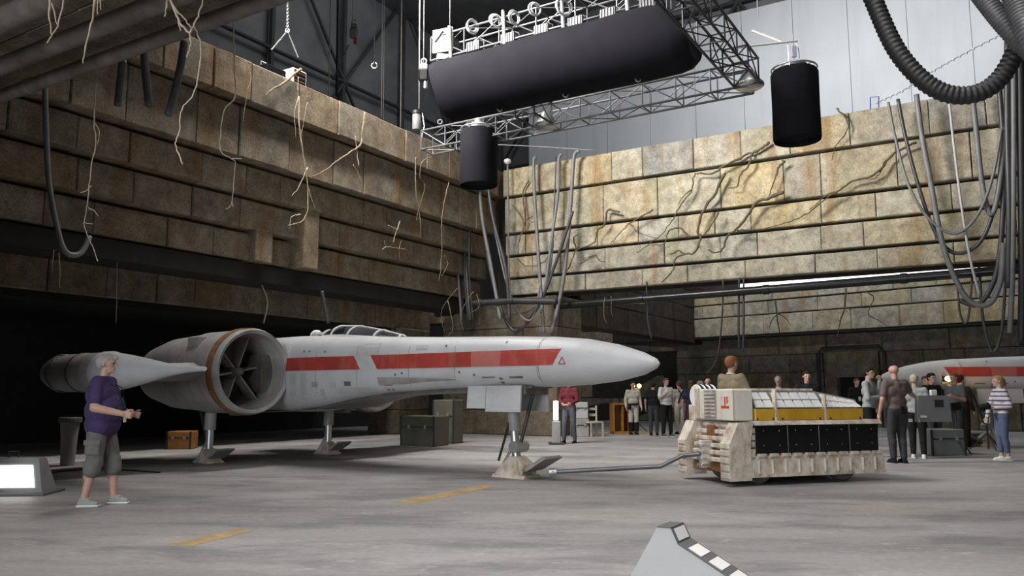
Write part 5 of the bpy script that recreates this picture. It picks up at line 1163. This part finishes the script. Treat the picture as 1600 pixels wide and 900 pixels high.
    if shirt:
        m = MB(); torso(m, 0.012)
        for s in (1, -1):
            if sleeve == 'short': upper_arm(m, s, 0.016, 0.72)
            elif sleeve == 'long': upper_arm(m, s, 0.013); forearm(m, s, 0.012, 0.93)
            else: upper_arm(m, s, 0.012, 0.12)
        if belly: m.capsule(V3(-0.06 * b, belly * 0.3, 0.94), V3(0.06 * b, belly * 0.3, 0.94), (0.122 * b + belly * 0.35) * k)
        so = blob('shirt' if sleeve != 'long' else 'long_sleeved_shirt', m, shirt, r, voxel)
        if collar: MB().torus(V3(0, 0.0, 1.475), 0.064 * k, 0.012 * k, Vector((1, 0, 0)), Vector((0, 1, -0.25)).normalized(), 20).build('collar', collar, r, smooth=True)
    if pants:
        m = MB(); m.capsule(V3(-0.065 * b, 0, 0.95), V3(0.065 * b, 0, 0.95), (0.125 * b) * k, flat=0.95)
        if plen == 'skirt':
            m.capsule(V3(-0.04, 0.01, 0.9), V3(-0.06, 0.02, 0.52), 0.15 * k, 0.17 * k, flat=0.8); m.capsule(V3(0.04, 0.01, 0.9), V3(0.06, 0.02, 0.52), 0.15 * k, 0.17 * k, flat=0.8)
        for s in (1, -1):
            if plen == 'skirt': break
            thigh(m, s, 0.018 if plen != 'shorts' else 0.024)
            if plen == 'long': shin(m, s, 0.02, 0.94)
            elif plen == 'crop': shin(m, s, 0.014, 0.72)
            elif plen == 'shorts': m.capsule(kn[s], kn[s].lerp(an[s], 0.24), 0.098 * k, 0.10 * k)
        blob({'long': 'trousers', 'crop': 'cropped_trousers', 'shorts': 'shorts', 'skirt': 'skirt'}[plen], m, pants, r, voxel)
    if shoe:
        for s in (1, -1):
            a = an[s]; m = MB()
            m.capsule(a + Vector((0, -0.03, -0.045)) * k, a + Vector((0, 0.13, -0.052)) * k, 0.042 * k, 0.036 * k); m.capsule(a + Vector((0, -0.01, -0.01)) * k, a + Vector((0, 0.06, -0.04)) * k, 0.044 * k, 0.042 * k)
            zmin = a.z - 0.085 * k
            for q in m.v: q.z = max(q.z, zmin)
            so = blob('shoe', m, shoe, r, voxel * 0.8, 2)
            MB().bevbox((a.x - 0.046 * k, a.y - 0.075 * k, zmin), (a.x + 0.046 * k, a.y + 0.175 * k, zmin + 0.022 * k), 0.01).build('sole', WHITEP if shoe not in (BLACKS,) else BLACKS, so)
    r['_k'] = k
    return r, V3
BLACKS = cloth('black_shoe_leather', (0.012, 0.012, 0.012)); WHITES = cloth('white_canvas_shoe', (0.66, 0.66, 0.64)); GREYS = cloth('grey_mesh_shoe', (0.27, 0.30, 0.28))
c_purple = cloth('dark_purple_cotton', (0.055, 0.040, 0.105)); c_cargo = cloth('grey_cargo_cotton', (0.145, 0.14, 0.13))
c_black = cloth('black_cotton', (0.014, 0.014, 0.015)); c_white = cloth('white_cotton', (0.66, 0.66, 0.66)); c_suit = cloth('cream_flight_suit', (0.50, 0.47, 0.42)); c_char = cloth('charcoal_cotton', (0.05, 0.05, 0.052))
c_navy = cloth('navy_patterned_cotton', (0.028, 0.032, 0.065), 0.6); c_maroon = cloth('dark_maroon_cotton', (0.045, 0.022, 0.028)); c_grey = cloth('light_grey_cotton', (0.30, 0.315, 0.31)); c_brown = cloth('brown_grey_cotton', (0.13, 0.095, 0.088)); c_red = cloth('dark_red_cotton', (0.13, 0.025, 0.03)); c_denim = cloth('blue_denim', (0.085, 0.105, 0.17)); c_denimd = cloth('dusty_denim', (0.10, 0.105, 0.13)); c_olive = cloth('olive_tan_cotton', (0.20, 0.17, 0.115)); c_tee = cloth('slate_grey_cotton', (0.115, 0.12, 0.13)); c_bark = cloth('dark_brown_cotton', (0.05, 0.04, 0.036))
def xy(u, y): return floor_at(u, y)
FACE_R = (1, 0.12)
# 1 main figure at left, walking right
mp_, V3 = person('heavy grey-haired person in a purple t-shirt and grey cargo shorts walking right at the left', xy(150, 9.85), (1, 0.12), 1.78, 1.27, 0.055, SKIN2, c_purple, 'short', c_cargo, 'shorts', GREYS, HAIRG, 'short',
    arms={1: ((0.30, 0.02, 1.13), (0.28, 0.33, 1.06)), -1: ((-0.29, -0.02, 1.13), (-0.22, 0.28, 1.05))}, ankles=((0.13, -0.09), (-0.12, 0.15)), voxel=0.0075, curl=(1.3, 1.3))
MB().tube([V3(-0.085, -0.02, 1.475), V3(0, -0.085, 1.50), V3(0.085, -0.02, 1.475), V3(0.08, 0.18, 1.36), V3(0.03, 0.262, 1.1), V3(-0.03, 0.262, 1.1), V3(-0.08, 0.18, 1.36), V3(-0.085, -0.02, 1.475)], 0.006, 5).build('lanyard', c_black, mp_)
MB().bevbox((-0.04, 0.262, 0.97), (0.04, 0.272, 1.11), 0.004).build('pass_card', mat('pass_card_white', (0.7, 0.6, 0.58), 0.4), mp_)
pk = MB(); pk.bevbox((0.205, -0.085, 0.60), (0.245, 0.08, 0.76), 0.014); pk.build('cargo_pocket', c_cargo, mp_)
MB().bevbox((0.24, -0.095, 0.715), (0.254, 0.09, 0.775), 0.006).build('pocket_flap', c_cargo, mp_)
m = MB(); m.capsule(V3(0, 0.06, 1.72), V3(0, 0.12, 1.715), 0.045, 0.03, n=10, h=2); blob('hair_quiff', m, HAIRG, mp_, 0.0075)
for s, ay in ((0.13, -0.09), (-0.12, 0.15)):
    MB().tube([V3(s - 0.03, ay + 0.06, 0.098), V3(s + 0.03, ay + 0.075, 0.09), V3(s - 0.03, ay + 0.095, 0.08)], 0.006, 5).build('shoelace', mat('mint_lace', (0.4, 0.62, 0.45), 0.6), mp_)
GP = 'people standing in the background'
TO = (0, -1)
person('person in a dark red top and jeans walking under the nose', xy(890, 22.0), (-0.4, -1), 1.74, shirt=c_red, sleeve='long', pants=c_denimd, shoe=BLACKS, hair=HAIRB, arms={1: ((0.25, 0.05, 1.14), (0.12, 0.25, 1.05)), -1: ((-0.25, 0.05, 1.14), (-0.12, 0.25, 1.05))}, ankles=((0.13, 0.08), (-0.13, -0.06)), group=GP)
p, V = person('person in a cream flight suit with a black belt by the orange box', xy(990, 26.6), (0.2, -1), 1.70, shirt=c_suit, sleeve='long', pants=c_suit, shoe=BLACKS, hair=HAIRD, group=GP)
MB().torus(V(0, 0, 1.0), 0.152, 0.03, Vector((1, 0, 0)), Vector((0, 1, 0)), 24).build('belt', c_black, p)
MB().bevbox((0.12, 0.06, 0.8), (0.2, 0.16, 0.98), 0.02).build('holster', c_black, p)
for s in (0.1, -0.1): MB().lathe([(0.075, 0.1), (0.08, 0.38), (0.07, 0.4)], (s, 0.02, 0), n=14, cap=False).build('boot_shaft', BLACKS, p)
person('person in a black top and charcoal trousers seen from behind', xy(1022, 26.0), (0.3, 1), 1.68, shirt=c_black, sleeve='short', pants=c_char, shoe=BLACKS, hair=HAIRD, group=GP)
person('person in a white shirt and black trousers with one hand raised', xy(1042, 25.2), (0.5, -1), 1.78, shirt=c_white, sleeve='short', pants=c_black, shoe=c_char, hair=HAIRB, arms={1: ((0.27, 0.03, 1.15), (0.06, 0.2, 1.34)), -1: ((-0.27, -0.04, 1.15), (-0.27, 0.05, 0.9))}, ankles=((0.13, 0), (-0.13, 0.03)), group=GP)
p, V = person('person in a cream flight suit with dark harness straps', xy(1063, 26.8), (-0.3, 1), 1.72, shirt=c_suit, sleeve='long', pants=c_suit, shoe=BLACKS, hair=HAIRB, group=GP)
for s in (-1, 1): MB().tube([V(s * 0.1, -0.12, 1.48), V(-s * 0.04, -0.135, 1.25), V(-s * 0.12, -0.13, 1.02)], 0.02, 6).build('harness_strap', c_black, p)
person('person in a navy patterned top and dark skirt beside the tug', xy(1082, 24.2), (0.3, 1), 1.70, shirt=c_navy, sleeve='short', pants=c_maroon, plen='skirt', shoe=BLACKS, hair=HAIRB, hstyle='long', group=GP)
person('person in a grey green top behind the navy patterned top', xy(1096, 26.8), (0.9, -0.6), 1.72, shirt=c_grey, sleeve='long', pants=c_cargo, shoe=BLACKS, hair=HAIRG, group=GP)
# tug driver, seated, from behind
tl = Vector(tug.location) + tM @ Vector((0.66, 1.07, 0))
person('ginger-haired person in an olive tan jacket riding on the tug', (tl.x, tl.y, 0), (0.85, 0.52), 1.80, 1.12, shirt=c_olive, sleeve='long', pants=c_bark, shoe=BLACKS, hair=HAIRR, skin=SKIN2, sit=True, lift=0.10, arms={1: ((0.29, 0.06, 1.16), (0.24, 0.30, 1.06)), -1: ((-0.29, 0.06, 1.16), (-0.24, 0.30, 1.06))}, collar=c_white, group=GP)
p, V = person('grey-haired person in dark clothes leaning forward behind the tug', xy(1222, 20.5), (-0.5, -1), 1.74, 1.1, shirt=c_bark, sleeve='long', pants=c_bark, shoe=BLACKS, hair=HAIRG, lean=0.25, collar=c_white, group=GP)
person('dark-haired person in a black shirt facing us behind the tug', xy(1266, 18.0), (-0.1, -1), 1.80, 1.1, shirt=c_black, sleeve='long', pants=c_black, shoe=BLACKS, hair=HAIRD, group=GP)
person('balding person behind the tow end of the tug', xy(1109, 21.5), (-0.3, -1), 1.72, skin=SKIN2, shirt=c_char, sleeve='long', pants=c_char, shoe=BLACKS, hstyle='bald', group=GP)
p, V = person('person in a black suit with a white pass by the doorway', xy(1343, 24.5), (0.1, -1), 1.76, skin=SKIN2, shirt=c_black, sleeve='long', pants=c_black, shoe=BLACKS, hair=HAIRB, group=GP)
MB().bevbox((-0.04, 0.135, 1.1), (0.04, 0.145, 1.22), 0.004).build('pass_card', WHITEP, p)
p, V = person('dark-haired person in a light grey shirt with a hand on the chin', xy(1363, 17.2), (0.8, -0.7), 1.86, shirt=c_grey, sleeve='long', pants=c_black, shoe=BLACKS, hair=HAIRD, arms={-1: ((-0.25, 0.13, 1.17), (-0.03, 0.21, 1.50)), 1: ((0.26, 0.06, 1.14), (0.0, 0.22, 1.17))}, group=GP)
MB().bevbox((-0.06, 0.13, 0.92), (0.03, 0.145, 1.0), 0.004).build('pass_card', WHITEP, p)
p, V = person('bald person in a brown grey t-shirt seen from behind with an arm reaching right', xy(1406, 15.7), (-0.15, 1), 1.86, 1.05, skin=SKIN2, shirt=c_brown, sleeve='short', pants=c_char, shoe=BLACKS, hstyle='bald', arms={1: ((0.36, 0.10, 1.24), (0.56, 0.16, 1.13)), -1: ((-0.28, -0.02, 1.13), (-0.30, 0.06, 0.88))}, ankles=((0.09, 0.0), (-0.08, 0.05)), group=GP)
MB().bevbox((-0.02, -0.165, 0.93), (0.07, -0.125, 1.08), 0.01).build('radio_pouch', BLACKS, p)
MB().bevbox((0.14, -0.15, 0.78), (0.22, -0.135, 0.84), 0.004).build('paper_tag', WHITEP, p)
person('fair-haired person in a pale top, black trousers and white shoes behind the grey board', xy(1436, 16.8), (0.6, 0.9), 1.70, shirt=c_grey, sleeve='long', pants=c_black, shoe=WHITES, hair=cloth('pale_hair', (0.45, 0.40, 0.33)), group=GP)
person('dark-haired person in a black top behind the grey board', xy(1462, 18.9), (0.3, -1), 1.78, shirt=c_black, sleeve='short', pants=c_char, shoe=BLACKS, hair=HAIRD, arms={1: ((0.25, 0.08, 1.15), (0.1, 0.28, 1.18)), -1: ((-0.25, 0.08, 1.15), (-0.1, 0.28, 1.18))}, group=GP)
person('brown-haired person half hidden between the pale top and the black top', xy(1452, 20.4), (-0.2, -1), 1.74, shirt=c_bark, sleeve='long', pants=c_bark, shoe=BLACKS, hair=HAIRB, group=GP)
person('person in a slate grey t-shirt with a bent arm by the warm lamp', xy(1499, 19.6), (-1, -0.3), 1.80, 1.08, skin=SKIN2, shirt=c_tee, sleeve='short', pants=c_char, shoe=BLACKS, hair=HAIRR, arms={-1: ((-0.26, 0.02, 1.13), (-0.2, 0.27, 1.2)), 1: ((0.26, 0.02, 1.13), (0.2, 0.27, 1.2))}, group=GP)
person('person in a long black jacket behind the slate grey t-shirt', xy(1507, 20.4), (0.9, 0.4), 1.76, 1.05, shirt=c_black, sleeve='long', pants=c_black, shoe=BLACKS, hair=HAIRD, group=GP)
# striped top
ST, nt, b_ = newmat('white_and_navy_striped_jersey')
tc_ = nt.nodes.new('ShaderNodeTexCoord'); wv = node(nt, 'ShaderNodeTexWave', Scale=3.6); wv.bands_direction = 'Z'; nt.links.new(tc_.outputs['Object'], wv.inputs['Vector'])
nt.links.new(ramp(nt, wv.outputs['Fac'], [(0.62, (0.50, 0.47, 0.50)), (0.78, (0.075, 0.075, 0.13))]), b_.inputs['Base Color']); b_.inputs['Roughness'].default_value = 0.9
p, V = person('sandy-haired person in a striped top and cropped jeans holding a camera', xy(1570, 16.2), (-0.9, 0.1), 1.66, shirt=ST, sleeve='long', pants=c_denim, plen='crop', shoe=WHITES, hair=HAIRL, hstyle='pony', arms={-1: ((-0.25, -0.07, 1.14), (-0.12, 0.16, 1.10)), 1: ((0.23, 0.12, 1.13), (0.2, 0.2, 0.88))}, ankles=((0.07, 0.02), (-0.07, -0.05)), group=GP)
cm_p = Vector(p.location); q = Matrix.Rotation(p.rotation_euler[2], 3, 'Z') @ Vector((-0.06, 0.27, 1.06)); cp_ = cm_p + q
cmr = thing('photo_camera', 'black photo camera held by the person in the striped top', 'camera', cp_, p.rotation_euler[2])
MB().bevbox((-0.075, -0.035, -0.05), (0.075, 0.035, 0.05), 0.012).build('camera_body', BLACKP, cmr); MB().lathe([(0.045, 0.03), (0.045, 0.13), (0.04, 0.14), (0.0, 0.14)], (0, 0, 0), 'y', 16).build('lens', BLACKS, cmr, smooth='auto'); MB().bevbox((-0.03, -0.03, 0.05), (0.03, 0.03, 0.08), 0.01).build('viewfinder', BLACKP, cmr)
# grey board held by the bald person
bp_ = at_y(1457, 636, 15.75)
bd = thing('grey_board', 'grey rectangular case panel held out by the bald person', 'panel', (bp_.x, bp_.y, bp_.z - 0.28), 0.15)
MB().hexa([Vector((x, y, z)) for z, w in ((0, 0.36), (0.50, 0.32)) for x, y in ((-w, -0.05), (w, -0.05), (w, 0.05), (-w, 0.05))]).build('panel_body', MIDGREY, bd)
MB().bevbox((-0.3, -0.058, 0.08), (-0.17, -0.05, 0.12), 0.002).build('white_label', WHITEP, bd); MB().bevbox((0.0, -0.062, 0.28), (0.2, -0.05, 0.42), 0.008).build('handle_recess', DARKMETAL, bd)
MB().bevbox((-0.34, -0.06, -0.01), (-0.31, -0.04, 0.06), 0.004).build('corner_clip', STEEL, bd)
MB().bevbox((-0.03, -0.03, 0.5), (0.10, 0.03, 0.61), 0.01).build('white_card', WHITEP, bd)
